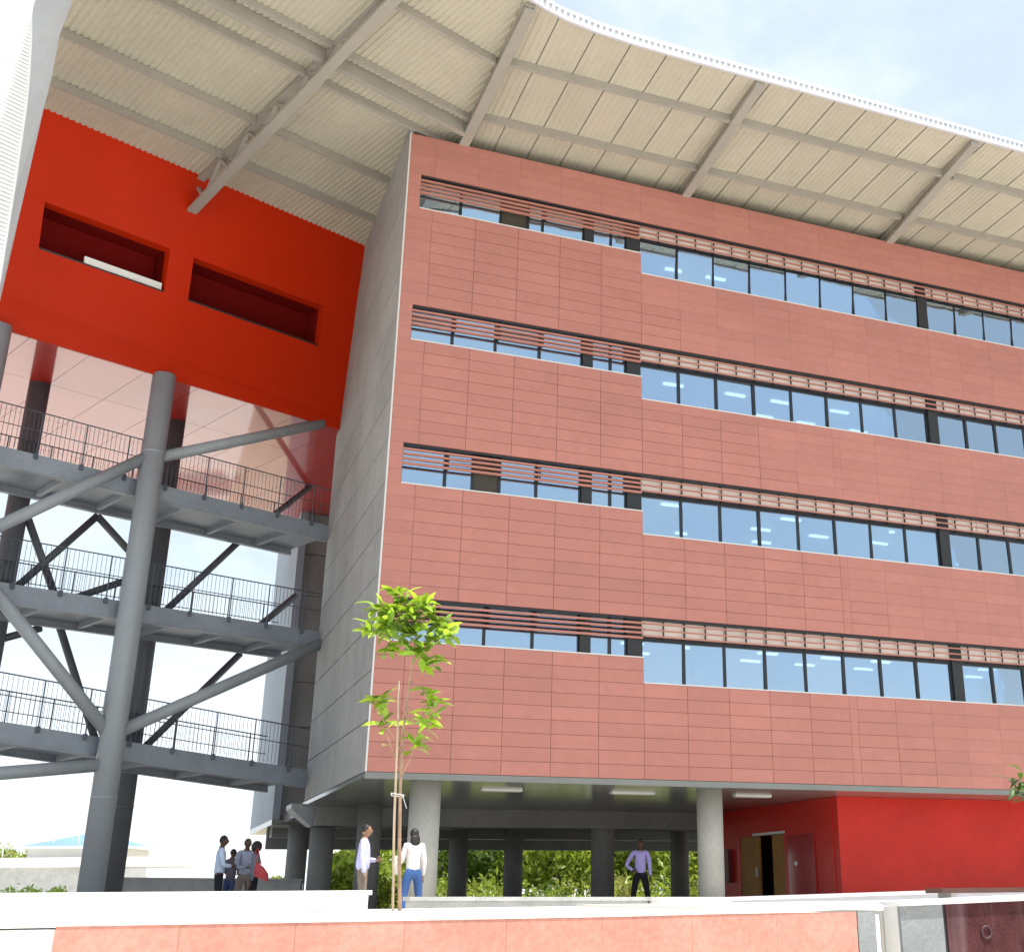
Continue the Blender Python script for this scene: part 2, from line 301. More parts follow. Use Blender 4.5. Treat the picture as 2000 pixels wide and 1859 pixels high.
for i in range(4):
    for x0, x1, br in left_spec[i]: window(x0, x1, sz[i], tz[i]-.02, br, random.uniform(-.012, .012), (.07 if i == 0 else 0)+random.uniform(-.012, .012))  # top row leaned outward so its glass mirrors open sky, not the roof
    window(5.02, 5.54, sz[i], tz[i]-.02, 0, 0, .07 if i == 0 else 0); window(5.54, 5.97, sz[i], tz[i]-.02, 0, 0, .07 if i == 0 else 0)
    for x0, x1, d in ((4.76, 5.02, 0), (5.97, XS-.005, 0)):
        one('pilaster', lambda m_: m_.box(x0+.003, x1-.003, .10, .26, sz[i]+.002, tz[i]-.022), M_PILAST, ob)
    ztr = tz[i]-0.52
    for xs_ in (rx, rx2, rx3):
        for x0, x1 in zip(xs_, xs_[1:]):
            window(x0, x1, lz[i], ztr, 0, random.uniform(-.012, .012), (.07 if i == 0 else 0)+random.uniform(-.012, .012))
    for x0, x1 in ((15.33, 15.66), (22.05, 22.35)):
        one('pilaster', lambda m_: m_.box(x0+.003, x1-.003, .10, .27, lz[i]+.002, tz[i]-.022), M_PILAST, ob)
    one('transom', lambda m_: m_.box(XS+.002, BX1-.002, .135, .25, ztr+.002, ztr+.09), M_FRAME, ob)
    # clerestory glass above the transom, frames at each joint
    for xs_ in (rx, rx2, rx3):
        for x0, x1 in zip(xs_, xs_[1:]): one('blind_panel', lambda m_: m_.box(x0+.01, x1-.01, .17, .20, ztr+.093, tz[i]-.06), M_BLIND, ob)
    one('sill', lambda m_: m_.box(XL+.003, XS-.004, -.012, .155, sz[i]+.001, sz[i]+.028), M_SILL, ob)
    one('sill', lambda m_: m_.box(XS+.003, BX1, -.012, .155, lz[i]+.001, lz[i]+.028), M_SILL, ob)
    one('recess_shade_strip', lambda m_: m_.box(XL+.004, BX1-.01, .05, .155, tz[i]-.055, tz[i]-.002), M_FRAME, ob)  # dark strip added as a painted shadow line at the opening's top
    # terracotta louvre slats
    for k in range(4):
        zc = tz[i]-0.145-k*0.118
        one('louvre_slat', lambda m_: m_.box(XL+.006, XS-.008, .015, .085, zc-.022, zc+.022), M_TERRA_SLAT, ob)
    segs = [XS+.008, 7.47, 9.70, 11.98, 14.22, 15.33, 16.68, 18.8, 21.0, 23.4, BX1]
    for k in range(3):
        zc = tz[i]-0.15-k*0.15
        for x0, x1 in zip(segs, segs[1:]):
            one('louvre_slat', lambda m_: m_.box(x0+.004, x1-.004, .01, .06, zc-.015, zc+.015), M_TERRA_SLAT, ob)
    bk = MB(); x = XL+1.1
    while x < XS: bk.box(x-.015, x+.015, .088, .13, tz[i]-.52, tz[i]-.03); x += 1.13
    x = XS+.56
    while x < BX1: bk.box(x-.014, x+.014, .083, .115, tz[i]-.50, tz[i]-.03); x += .5615
    build('louvre_bracket', bk, M_FRAME, ob, kind='stuff')
# concrete end wall in cast panels
yj = [0.0, 2.6, 5.8, BY1+0.2]; nz = 15
pc = {}
for k in range(nz):
    z0 = BOT+(TOP+.3-BOT)*k/nz; z1 = BOT+(TOP+.3-BOT)*(k+1)/nz
    off = 0.9*(k % 2)
    ys = [0.035, 2.4+off, 5.4+off, BY1+.2]
    for y0, y1 in zip(ys, ys[1:]):
        key = (round(y1-y0, 3))
        if key not in pc:
            q = MB(); q.box(-.04, 0.04, -(y1-y0)/2+.012, (y1-y0)/2-.012, -(z1-z0)/2+.012, (z1-z0)/2-.012); pc[key] = q.mesh('concrete_panel', M_CONC)
        put('concrete_panel', pc[key], ob, (0.025+random.uniform(-.003, .003), (y0+y1)/2, (z0+z1)/2))
one('corner_trim', lambda m_: m_.box(-.022, 0.012, -.012, .034, BOT, TOP), M_SILL, ob)
one('end_wall', lambda m_: m_.box(0.068, 0.30, 0.31, BY1+.2, BOT, TOP+.3), M_BACK, ob)
# floors, ceilings, inner wall, lamps
for k, z in enumerate((-0.02, 3.86, 7.5, 11.1, 14.8)):
    lo = -0.02 if k == 0 else z
    one('floor_slab', lambda m_: m_.box(.31, BX1-.05, .31, BY1+.2, z+.0 if k else .02, z+.35), M_WHITEIN, ob)
one('inner_wall', lambda m_: m_.box(.31, BX1-.05, 6.5, 6.6, .4, 14.8), M_GREYIN, ob)
one('end_wall', lambda m_: m_.box(BX1-.04, BX1+.2, .04, BY1, BOT, TOP), M_CONC, ob)
one('rear_wall', lambda m_: m_.box(.31, BX1-.05, BY1-.05, BY1+.2, BOT+.4, TOP), M_CONC, ob)
for zc in (3.855, 7.495, 11.095, 14.795):
    for yy in (1.1, 2.3, 3.5, 4.7):
        for k in range(9):
            x0 = 7.4+k*1.9+(0.4 if yy in (2.3, 4.7) else 0)
            if random.random() < .3: continue
            x0 += random.uniform(-.35, .35)
            one('ceiling_lamp', lambda m_: m_.box(x0, x0+.62, yy-.05, yy+.05, zc-.05, zc-.003), M_LAMP, ob)
for zf, zc in ((.37, 3.85), (4.22, 7.49), (7.86, 11.09), (11.46, 14.79)):
    one('partition', lambda m_: m_.box(14.35, 15.33, .75, .82, zf, zc), M_WHITEIN, ob)
    one('partition', lambda m_: m_.box(20.3, 21.2, 1.1, 1.2, zf, zc), M_WHITEIN, ob)
# soffit under the block and its columns
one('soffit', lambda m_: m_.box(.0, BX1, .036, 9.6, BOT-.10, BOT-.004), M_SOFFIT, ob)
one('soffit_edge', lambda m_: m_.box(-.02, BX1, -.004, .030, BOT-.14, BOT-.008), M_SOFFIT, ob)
one('downstand_beam', lambda m_: m_.box(.4, BX1, 9.62, 10.5, -.62, .2), M_SHADECONC, ob)
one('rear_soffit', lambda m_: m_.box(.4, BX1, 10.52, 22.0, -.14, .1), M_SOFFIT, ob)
one('rear_beam', lambda m_: m_.box(.4, BX1, 20.4, 21.2, -.5, -.145), M_SHADECONC, ob)
one('rear_edge', lambda m_: m_.box(.4, BX1, 22.02, 22.3, -.85, .3), M_SHADECONC, ob)
for x, y, r in ((1.5, .95, .34), (8.63, 1.35, .32), (9.14, 10.05, .36), (1.73, 8.7, .33), (1.05, 18.2, .34), (7.3, 20.6, .36), (9.35, 20.2, .36), (15.6, 18.6, .36), (4.9, 16.5, .3)):
    one('column', lambda m_: m_.tube((x, y, T_Z), (x, y, BOT-.101 if y < 9.5 else -.15), r, n=28), M_COLCONC if y < 3 else M_SHADECONC, ob, smooth=True)  # columns further in get the concrete with shade in its colour
for x, y, r in ((1.5, 1.55, .3), (8.6, 1.5, .32), (15.7, 1.5, .32)):
    one('inner_column', lambda m_: m_.tube((x, y, .37), (x, y, 14.79), r, n=20), M_WHITEIN, ob, smooth=True)
# flared steel head on the column under the end wall
def head(m_):
    A = [(-.25, 10.0), (1.75, 10.0), (1.75, 11.2), (-.25, 11.2)]; B_ = [(.35, 10.2), (1.15, 10.2), (1.15, 11.0), (.35, 11.0)]
    m_.hexa([(x, y, -.62) for x, y in B_]+[(x, y, -.15) for x, y in A]); m_.box(-.25, 1.75, 10.0, 11.2, -.148, -.02)
one('column_head', head, M_STEEL, ob)
one('column', lambda m_: m_.tube((.75, 10.6, T_Z), (.75, 10.6, -.62), .34, n=24), M_SHADECONC, ob, smooth=True)
# red ground floor block
one('ground_floor_wall', lambda m_: m_.box(12.72, BX1+4, 2.1, 2.35, T_Z, BOT-.105), M_REDWALL, ob)
b = MB(); b.box(12.7, 12.95, 2.352, 5.02, T_Z, BOT-.105); b.box(12.7, 12.95, 7.75, 9.4, T_Z, BOT-.105); b.box(12.95, 24, 9.2, 9.4, T_Z, BOT-.105); b.box(12.7, 12.95, 5.02, 7.75, -.93, BOT-.105)
build('return_wall', b, M_REDWALL, ob)
one('doorway_dark_sheet', lambda m_: m_.box(13.4, 13.5, 4.9, 7.9, T_Z, -.9), M_BLACK, ob)  # black sheet painting the darkness inside the open doorway
one('lintel', lambda m_: m_.box(12.66, 12.70, 4.95, 6.85, -.93, -.86), M_SILL, ob)
d1 = one('door', lambda m_: m_.box(12.72, 12.78, 6.55, 7.74, T_Z+.02, -.94), M_WOOD, ob)
one('handle', lambda m_: m_.box(12.66, 12.715, 6.65, 6.7, -2.05, -1.8), M_INOX, d1)
d2 = one('door', lambda m_: m_.box(12.72, 12.78, 5.03, 5.75, T_Z+.02, -.94), M_WOOD, ob)
one('wall_sheen_patch', lambda m_: m_.box(12.66, 12.698, 3.3, 4.75, T_Z+.35, -1.0), mat('glossy red sheen', (0.33, 0.03, 0.028), 0.12, 0.5), ob)  # glossy patch added for the reflected glow on the red wall
one('wall_switch', lambda m_: m_.tube((12.655, 4.3, -1.75), (12.63, 4.3, -1.75), .06, n=12), M_WHITE, ob)
fc = thing('fire_cabinet', 'narrow grey and dark red wall cabinet beside the wooden door', 'cabinet', (12.69, 8.6, -2.2))
one('cabinet_body', lambda m_: m_.box(12.56, 12.697, 8.72, 9.15, -2.2, -1.28), M_WHITEIN, fc)
one('cabinet_door', lambda m_: m_.box(12.54, 12.697, 8.25, 8.71, -2.2, -1.25), mat('dark red cabinet', (0.13, 0.012, 0.02), 0.4), fc)
# rear wing seen past the end wall
rw = thing('rear_wing', 'concrete rear wing of the office block with sky tinted side and shade darkened front', 'building', (0.3, 17.5, T_Z))
one('side_wall', lambda m_: m_.box(.05, .30, 17.5, 25.0, BOT-.02, 12.5), mat('sky tinted concrete', (0.27, 0.32, 0.37), 0.75, var=0.08, vscale=0.4), rw)  # bluish colour paints in the sky light on this side
b = MB()
for k in range(8): b.box(.31, 7.0, 17.7+.02*(k % 2), 18.0, BOT+k*1.55, BOT+k*1.55+1.53)
build('recessed_front', b, M_SHADECONC, rw)
one('underside', lambda m_: m_.box(.05, 7.0, 17.5, 25.0, BOT-.20, BOT-.024), M_SOFFIT, rw)
one('roof_slab', lambda m_: m_.box(.0, 7.0, 17.5, 25.1, 12.5, 12.8), M_CONC, rw)

# ------------------------------------------------------------------ roof canopy
DR = Vector((.927, .375, 0)); NR = Vector((-.375, .927, 0))
def zr(n): return 16.136-.0227*n
def nval(x, y): return -.375*x+.927*y
rc = thing('roof_canopy', 'huge beige corrugated steel roof canopy overhanging the office block and red bridge', 'roof', (0, 0, 16))
def yout(x):
    T = [(1.3, -5.42), (1.9, -5.18), (2.4, -5.03), (3.25, -4.90), (4.3, -4.84), (5.5, -4.82), (40, -4.82)]
    for (a, ya), (c, yc) in zip(T, T[1:]):
        if x <= c: return ya+(yc-ya)*(x-a)/(c-a)
    return -4.82
prof = [(0, 0), (.045, 0), (.06, .04), (.095, .04), (.11, 0)]; pitch = .155
def corr(f, s0, s1, hh=.035):     # list of (s, dz) profile points
    pts = []; s = s0
    while s < s1-.01:
        for a, h in ((0, 0), (.075, 0), (.092, hh), (.138, hh), (.155, 0)):
            if s+a <= s1+1e-6: pts.append((s+a, h))
        s += pitch
    return pts
x = 1.35
while x < 25.2:
    b = MB(); pts = corr(None, x+.004, x+.93-.004, .012)
    rowsv = []
    for s, h in pts:
        for y in (yout(s)+.05, -2.0, 1.0, 9.0): rowsv.append((s, y, zr(y*.927-.5)+h))
    b.v = rowsv
    for k in range(len(pts)-1):
        for j in range(3): b.f.append((k*4+j, k*4+4+j, k*4+5+j, k*4+1+j)); b.mi.append(0)
    build('roof_sheet', b, M_ROOF, rc); x += .93
s = -9.0
while s < 4.6:
    b = MB(); pts = corr(None, s-.004, s+.93+.004, .026); first = None
    for q, h in pts:
        n0 = 6.75; n1 = max(-7.0, (q*.927-1.35)/.375)
        # left limit where the canopy stops against the tower
        # keep x >= -8.6-.176*y
        lim = []
        for n in (n0, n1): lim.append(DR*q+NR*n)
        if n1 >= n0-.1: continue
        def okp(p): return p.x >= -8.7-.176*p.y
        k0 = 0
        while k0 < 40 and not okp(DR*q+NR*n0) and n0 > n1+.2: n0 -= .15; k0 += 1
        k0 = 0
        while k0 < 100 and not okp(DR*q+NR*n1) and n1 < n0-.2: n1 += .15; k0 += 1
        if not okp(DR*q+NR*((n0+n1)/2)): first = None; continue
        i = len(b.v)
        for n in (n0, n1):
            p = DR*q+NR*n; b.v.append((p.x, p.y, zr(n)+h))
        if first is not None: b.f.append((first, i, i+1, first+1)); b.mi.append(0)
        first = i
    if b.f: build('roof_sheet', b, M_ROOF, rc)
    s += .93
# solid deck above the sheets
b = MB()
pts = [(1.35, 9.2), (1.35, -5.3), (2.4, -4.95), (3.4, -4.80), (5.5, -4.74), (25.2, -4.74), (25.2, 9.2)]
b.prism(pts[::-1], 16.42, 16.62)
a = [DR*-6.7+NR*7.0, DR*-8.6+NR*-1.5, DR*-9.0+NR*-7.0, DR*-1.6+NR*-7.0, Vector((1.34, -5.3, 0)), Vector((1.34, 8.0, 0))]
b.prism([(p.x, p.y) for p in a], 16.40, 16.60)
build('roof_deck', b, M_FASCIA, rc)
# fascia along the outer edge, with corrugated capping
b = MB(); xs = [1.2, 1.5, 1.9, 2.4, 2.85, 3.25, 3.8, 4.3, 4.9, 5.5, 8, 12, 16, 20, 25.2]
for x0, x1 in zip(xs, xs[1:]):
    y0, y1 = yout(x0), yout(x1); za, zb_ = zr(y0*.927-.5)-.05, zr(y1*.927-.5)-.05
    b.hexa([(x0, y0-.03, za), (x1, y1-.03, zb_), (x1, y1+.04, zb_), (x0, y0+.04, za), (x0, y0-.03, za+.18), (x1, y1-.03, zb_+.18), (x1, y1+.04, zb_+.18), (x0, y0+.04, za+.18)])
pL = [(1.2, yout(1.2)), (0.2, -6.0), (-1.2, -6.9), (-3.2, -7.9)]
for (x0, y0), (x1, y1) in zip(pL, pL[1:]):
    za = zr(nval(x0, y0))-.05; zb_ = zr(nval(x1, y1))-.05
    b.hexa([(x0, y0-.03, za), (x1, y1-.03, zb_), (x1, y1+.04, zb_), (x0, y0+.04, za), (x0, y0-.03, za+.18), (x1, y1-.03, zb_+.18), (x1, y1+.04, zb_+.18), (x0, y0+.04, za+.18)])
build('fascia', b, M_FASCIA, rc)
b = MB(); x = 1.2
while x < 25:
    y = yout(x); z = zr(y*.927-.5)+.132; b.box(x, x+.07, y-.05, y+.25, z, z+.03); x += .155
build('capping_ribs', b, M_STEEL, rc, kind='stuff')
# purlins
def purlin(a, c, wd=.10, ht=.20):
    bb = MB(); bb.bar(a, c, wd, ht); return build('purlin', bb, M_BEAM, rc)
for y in (-3.24, -.99, 3.0):
    z = zr(y*.927-.5)-.10
    for x0, x1 in ((1.5, 7.58), (7.74, 14.2), (14.38, 21.1), (21.3, 25.2)): purlin((x0, y, z), (x1, y, z))
def bp(s_, n, dz): p = DR*s_+NR*n; return (p.x, p.y, zr(n)+dz)
for n, wd, ht in ((4.42, .1, .2), (2.51, .1, .2), (.02, .1, .2), (-.87, .16, .34), (-1.25, .08, .16), (-3.41, .1, .2), (-5.6, .1, .2)):
    smax = (1.30+.375*n)/.927; sb0 = -2.62-.05*n if True else 0
    smax = min(smax, 2.2 if n > 2 else 9)
    p0 = Vector((-4.9, 4.6, 0)); dd = Vector((3.5, -9.2, 0)).normalized()
    # where truss b0 crosses this purlin
    t = (n-nval(p0.x, p0.y))/(nval(dd.x, dd.y)); q = p0+dd*t; sc0 = q.dot(DR)
    purlin(bp(-9.0 if n < 1 else -8.2, n, -ht/2), bp(sc0-.10, n, -ht/2), wd, ht); purlin(bp(sc0+.10, n, -ht/2), bp(smax, n, -ht/2), wd, ht)
# tapered lattice beams
def truss(pin, pout, zi, zo, bays, solid=0.35, wd=.24):
    pin = Vector((*pin, 0)); pout = Vector((*pout, 0)); bm_ = MB()
    def bot(t): p = pin.lerp(pout, t); return Vector((p.x, p.y, zi+(zo-zi)*t))
    def top(t): p = pin.lerp(pout, t); return Vector((p.x, p.y, zr(nval(p.x, p.y) if p.x < 1.4 else p.y*.927-.5)-.06))
    bm_.bar(bot(0), bot(1), wd, .09); o = build('beam', bm_, M_BEAM, rc)
    one('top_chord', lambda m_: m_.bar(top(0), top(1), wd*.8, .1), M_BEAM, o)
    ts = 1-solid; wv = (pout-pin).normalized().cross(Vector((0, 0, 1)))*.02
    wb = MB(); a, c, d, e = bot(ts), bot(1), top(1), top(ts)
    wb.hexa([a-wv, c-wv, c+wv, a+wv, e-wv, d-wv, d+wv, e+wv]); build('web_plate', wb, M_BEAM, o)
    for k in range(bays):
        t0 = ts*k/bays; t1 = ts*(k+.5)/bays; t2 = ts*(k+1)/bays
        one('strut', lambda m_: m_.bar(bot(t1), top(t0), .07, .10, (wv.normalized())), M_BEAM, o)
        one('strut', lambda m_: m_.bar(bot(t1), top(t2), .07, .10, (wv.normalized())), M_BEAM, o)
    return o
truss((-4.94, 4.72), (-.55, -6.8), 15.06, 16.05, 6, .25, .26)
truss((1.33, 2.0), (1.52, -5.2), 15.75, 16.06, 4, .9, .26)
truss((7.78, 1.5), (7.56, -4.75), 15.72, 16.10, 4, .42)
truss((14.6, 1.5), (14.0, -4.75), 15.72, 16.10, 4, .42)
truss((21.4, 1.5), (20.6, -4.75), 15.72, 16.10, 4, .42)

# ------------------------------------------------------------------ red bridge block
DB = Vector((.917, .399, 0)); IB = Vector((-.399, .917, 0))   # along, inward
Pt = Vector((0, 6.5, 15.93)); Pb = Vector((0, 8.6, 10.97))
rb = thing('bridge_block', 'glossy red enclosed bridge block hanging high between the two buildings', 'building', (-4.5, 7, 10.9))
def onred(u, z, depth=0.0):     # u metres along from the right end, z height
    t = (z-Pb.z)/(Pt.z-Pb.z); p = Pb+(Pt-Pb)*t; return p-DB*u/1.0+IB*depth
U1 = 15.0
holes = [(1.08, 5.16, 12.87, 13.95), (5.83, 9.10, 12.87, 13.97)]
Zb, Zt = 10.90, 16.25
us = [-.0, holes[0][0], holes[0][1], holes[1][0], holes[1][1], U1]
b = MB()
def rq(b, u0, u1, z0, z1, d0=0.0, d1=0.3):
    P = [onred(u0, z0, d0), onred(u1, z0, d0), onred(u1, z0, d1), onred(u0, z0, d1), onred(u0, z1, d0), onred(u1, z1, d0), onred(u1, z1, d1), onred(u0, z1, d1)]
    b.hexa(P)
rq(b, 0, U1, 13.97, Zt); rq(b, 0, U1, Zb, 12.87)
rq(b, 0, 1.08, 12.87, 13.97); rq(b, 5.16, 5.83, 12.87, 13.97); rq(b, 9.10, U1, 12.87, 13.97)
bmx = b.mesh('front_wall', M_RED); put('front_wall', bmx, rb)
def lip(m_):
    def e(u, z, d): return onred(u, z, d)
    for u0, u1, h0, h1 in ((0, 4.5, .16, .33), (4.5, U1, .33, 1.0)):
        m_.hexa([e(u0, Zb-.1, -.07), e(u1, Zb-.1, -.07), e(u1, Zb-.1, -.004), e(u0, Zb-.1, -.004), e(u0, Zb+h0, -.03), e(u1, Zb+h1, -.03), e(u1, Zb+h1, -.004), e(u0, Zb+h0, -.004)])
one('lower_lip', lip, M_RED, rb)
for (u0, u1, z0, z1) in holes:
    o = one('window_recess', lambda m_: rq(m_, u0-.05, u1+.05, z0-.1, z1+.1, .95, 1.05), M_REDSHADE, rb)
    one('reveal', lambda m_: [rq(m_, u0-.06, u0-.002, z0-.1, z1+.06, .298, .96), rq(m_, u1+.002, u1+.06, z0-.1, z1+.06, .298, .96), rq(m_, u0-.06, u1+.06, z1+.062, z1+.12, .298, .96)], M_REDSHADE, o)
    one('sill', lambda m_: rq(m_, u0, u1, z0-.10, z0+.05, .02, .95), M_PILAST, o)
one('blind', lambda m_: rq(m_, 5.45+.45, 7.95, 12.93, 13.10, .06, .12), M_WHITE, rb)
# soffit panels
p0 = onred(0, Zb); nb = 5; nu = 10
mcache = None
sofs = MB()
ub = Vector(DB); vb = Vector(IB)
q = MB(); P = [(-ub*1.24*.5*2*.5+0*vb)]
hw, hd = .75-.006, 1.35-.006
q.hexa([-ub*hw-vb*hd-Vector((0, 0, .03)), ub*hw-vb*hd-Vector((0, 0, .03)), ub*hw+vb*hd-Vector((0, 0, .03)), -ub*hw+vb*hd-Vector((0, 0, .03)), -ub*hw-vb*hd, ub*hw-vb*hd, ub*hw+vb*hd, -ub*hw+vb*hd])
qm = q.mesh('soffit_panel', M_REDSOF)
for iu in range(-5, nu):
    for iv in range(4):
        c = p0-DB*(.75+1.5*iu)+IB*(1.40+2.7*iv)
        if iu < 0 and (c.y < 9.7 or c.x > 6.0): continue
        put('soffit_panel', qm, rb, (c.x, c.y, Zb-.04))
b = MB(); A = [p0+IB*.31, p0+IB*3.0, p0+IB*3.0+DB*4.5, p0+IB*11.4+DB*6.0, p0-DB*U1+IB*11.4, p0-DB*U1+IB*.31]
b.prism([(k.x, k.y) for k in A], Zb+.0, Zb+.3); build('floor_slab', b, M_RED, rb)
b = MB(); A = [p0+IB*11.0, p0+IB*11.4, p0-DB*U1+IB*11.4, p0-DB*U1+IB*11.0]
b.prism([(k.x, k.y) for k in A], Zb+.3, 15.9); build('rear_wall', b, M_RED, rb)

# ------------------------------------------------------------------ walkways
DW = Vector((.914, .406, 0)); IW = Vector((-.406, .914, 0)); O0 = Vector((-.25, 9.0, 0))
def wp(u, d, z): p = O0-DW*u+IW*d; return Vector((p.x, p.y, z))
def walkway(zr_, zl_, label, loc):
    t = thing('walkway', label, 'walkway', loc, 'open steel walkways between the buildings')
    UL = 14.0
    def z(u): return zr_+(zl_-zr_)*u/8.0
    def seg(b, u0, u1, d0, d1, h0, h1):
        b.hexa([wp(u0, d0, z(u0)+h0), wp(u1, d0, z(u1)+h0), wp(u1, d1, z(u1)+h0), wp(u0, d1, z(u0)+h0), wp(u0, d0, z(u0)+h1), wp(u1, d0, z(u1)+h1), wp(u1, d1, z(u1)+h1), wp(u0, d1, z(u0)+h1)])
    one('deck', lambda m_: seg(m_, -.3, UL, .12, 2.08, -.30, -.05), M_DECK, t)
    for d in (0.0, 2.1): one('edge_beam', lambda m_: [seg(m_, -.3, UL, d, d+.10, -.45, 0), seg(m_, -.3, UL, d-.03 if d else -.03, d+.2 if not d else d+.13, -.475, -.452)], M_DECK, t)
    k = .9
    while k < UL:
        one('cross_beam', lambda m_: seg(m_, k-.06, k+.06, .22, 2.05, -.44, -.302), M_DECK, t); k += 1.6
    for d in (-.035, 2.24):
        one('handrail', lambda m_: m_.tube(wp(-.2, d, z(-.2)+1.1), wp(UL, d, z(UL)+1.1), .017, n=8), M_RAIL, t)
        one('mid_rail', lambda m_: m_.tube(wp(-.2, d, z(-.2)+.60), wp(UL, d, z(UL)+.60), .012, n=8), M_RAIL, t)
        u = .35
        while u < UL:
            one('post', lambda m_: [m_.bar(wp(u, d, z(u)-.10), wp(u, d, z(u)+1.09), .032, .02), m_.bar(wp(u, d, z(u)-.13), wp(u, d, z(u)+.02), .10, .05)], M_RAIL, t); u += 1.12
        bb = MB(); u = .1
        while u < UL: bb.bar(wp(u, d, z(u)+.03), wp(u, d, z(u)+1.08), .011, .011, (1, 0, 0)); u += .115
        build('baluster', bb, M_RAIL, t, kind='stuff')
    return t
walkway(7.90, 7.96, 'uppermost open steel walkway just below the red bridge block', (-4, 8, 7.9))
walkway(4.70, 4.64, 'middle open steel walkway with grey edge beam and thin railing', (-4, 8, 4.7))
walkway(.84, 1.42, 'lowest open steel walkway sloping down towards the office block', (-4, 8, .9))

# ------------------------------------------------------------------ steel columns and braces
def steelcol(loc, top, r, label, braces, M, grp, rb_=.17):
    t = thing('steel_column', label, 'column', (loc[0], loc[1], T_Z), grp)
    one('shaft', lambda m_: m_.tube((loc[0], loc[1], T_Z), (loc[0], loc[1], top), r, n=28), M, t, smooth=True)
    one('base_plate', lambda m_: m_.tube((loc[0], loc[1], T_Z), (loc[0], loc[1], T_Z+.06), r+.12, n=28), M, t)
    for z in (-.2, 2.9, 5.8, 8.6):
        if z < top: one('weld_ring', lambda m_: m_.tube((loc[0], loc[1], z-.02), (loc[0], loc[1], z+.02), r+.006, n=28), M, t)
    for a, c in braces: one('brace', lambda m_: m_.tube(a, c, rb_, n=18), M, t, smooth=True)
    return t
G1 = 'round steel columns carrying the bridge'
steelcol((-5.06, 6.42), 10.86, .30, 'grey steel column standing in front of the walkways with tubular braces', [
    ((-4.95, 6.5, 8.52), (-.55, 8.45, 10.87)), ((-5.2, 6.38, 8.48), (-8.6, 4.9, 5.5)), ((-8.2, 5.1, 4.5), (-5.15, 6.4, 1.28)),
    ((-4.95, 6.5, 1.35), (.05, 8.75, 4.32)), ((-5.2, 6.38, .55), (-9.0, 4.75, -.05))], M_STEEL, G1, .155)
steelcol((-8.95, 4.72), 10.86, .30, 'grey steel column cut by the left edge, directly under the red block', [], M_STEEL, G1)
G2 = 'dark rear columns behind the walkways'
def bpnt(x, z): # plane of the rear columns
    return (x, 11.9+x*.444, z)
steelcol((-4.62, 9.85), 10.86, .27, 'dark steel column behind the front grey column at the bridge', [
    (bpnt(-6.3, 7.5), bpnt(-7.95, 5.1)), (bpnt(-6.3, 7.5), bpnt(-4.7, 6.1)), (bpnt(-2.2, 7.9), bpnt(-4.2, 5.2)), (bpnt(-4.75, 6.2), bpnt(-6.5, 5.15)),
    (bpnt(-2.0, 4.27), bpnt(-4.5, 1.1)), ((-.05, 14.55, 10.84), (-2.3, 13.55, 8.3)), (bpnt(-.5, 6.3), bpnt(-1.7, 5.0))], M_STEELD, G2, .10)
steelcol((-8.2, 8.25), 10.86, .27, 'dark steel column at the left edge behind the upper walkways', [
    (bpnt(-8.0, 7.2), bpnt(-7.0, 5.1)), (bpnt(-6.9, 4.6), bpnt(-5.4, 1.2)), (bpnt(-8.2, 3.7), bpnt(-7.2, 4.2))], M_STEELD, G2, .10)

# ------------------------------------------------------------------ left tower with white perforated screen
lt = thing('left_tower', 'tall white building with a perforated screen at the upper left edge', 'building', (-9.5, -4, T_Z))
def aty(px, py, y): d = ray(px, py); return CAM+d*((y-CAM.y)/d.y)
Rp = [aty(px, py, -4.0) for px, py in ((170, -80), (143, 0), (116, 70), (102, 148), (85, 214), (45, 390), (3, 575), (-60, 850), (-220, 1500), (-305, 1850))]
Ap = [aty(px, py, -4.3) for px, py in ((62, -80), (63, 0), (63, 75), (59, 150), (53, 211), (30, 370), (-3, 575), (-64, 850), (-224, 1500), (-309, 1850))]
back = Vector((-.45, .9, 0))*2.0; lf = Vector((-.80, -.45, 0))*9.0
b = MB()
for k in range(len(Rp)-1):
    a0, a1, c0, c1 = Ap[k], Ap[k+1], Rp[k], Rp[k+1]
    b.quad(a1, c1, c0, a0); b.quad(c1, c1+back, c0+back, c0)
b.quad(Ap[0], Rp[0], Rp[0]+back, Ap[0]+lf)
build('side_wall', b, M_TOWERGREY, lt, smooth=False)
# screen: thin horizontal slats, one joined fine mesh in front of a solid wall
b = MB()
for k in range(len(Ap)-1): b.quad(Ap[k+1]+lf, Ap[k+1], Ap[k], Ap[k]+lf)
build('front_wall', b, M_SCREEN, lt)
b = MB()
def ainterp(z):
    for k in range(len(Ap)-1):
        if Ap[k].z >= z >= Ap[k+1].z: t = (Ap[k].z-z)/(Ap[k].z-Ap[k+1].z); return Ap[k].lerp(Ap[k+1], t)
    return Ap[-1]
z = Ap[0].z-.05; nn = Vector((.45, -.8, 0)).normalized()
while z > 7.5:
    a = ainterp(z)+nn*.02; b.bar(a+lf*.006, a+lf*.5, .025, .05); z -= .085
build('perforated_screen', b, M_SCREEN, lt, kind='stuff')

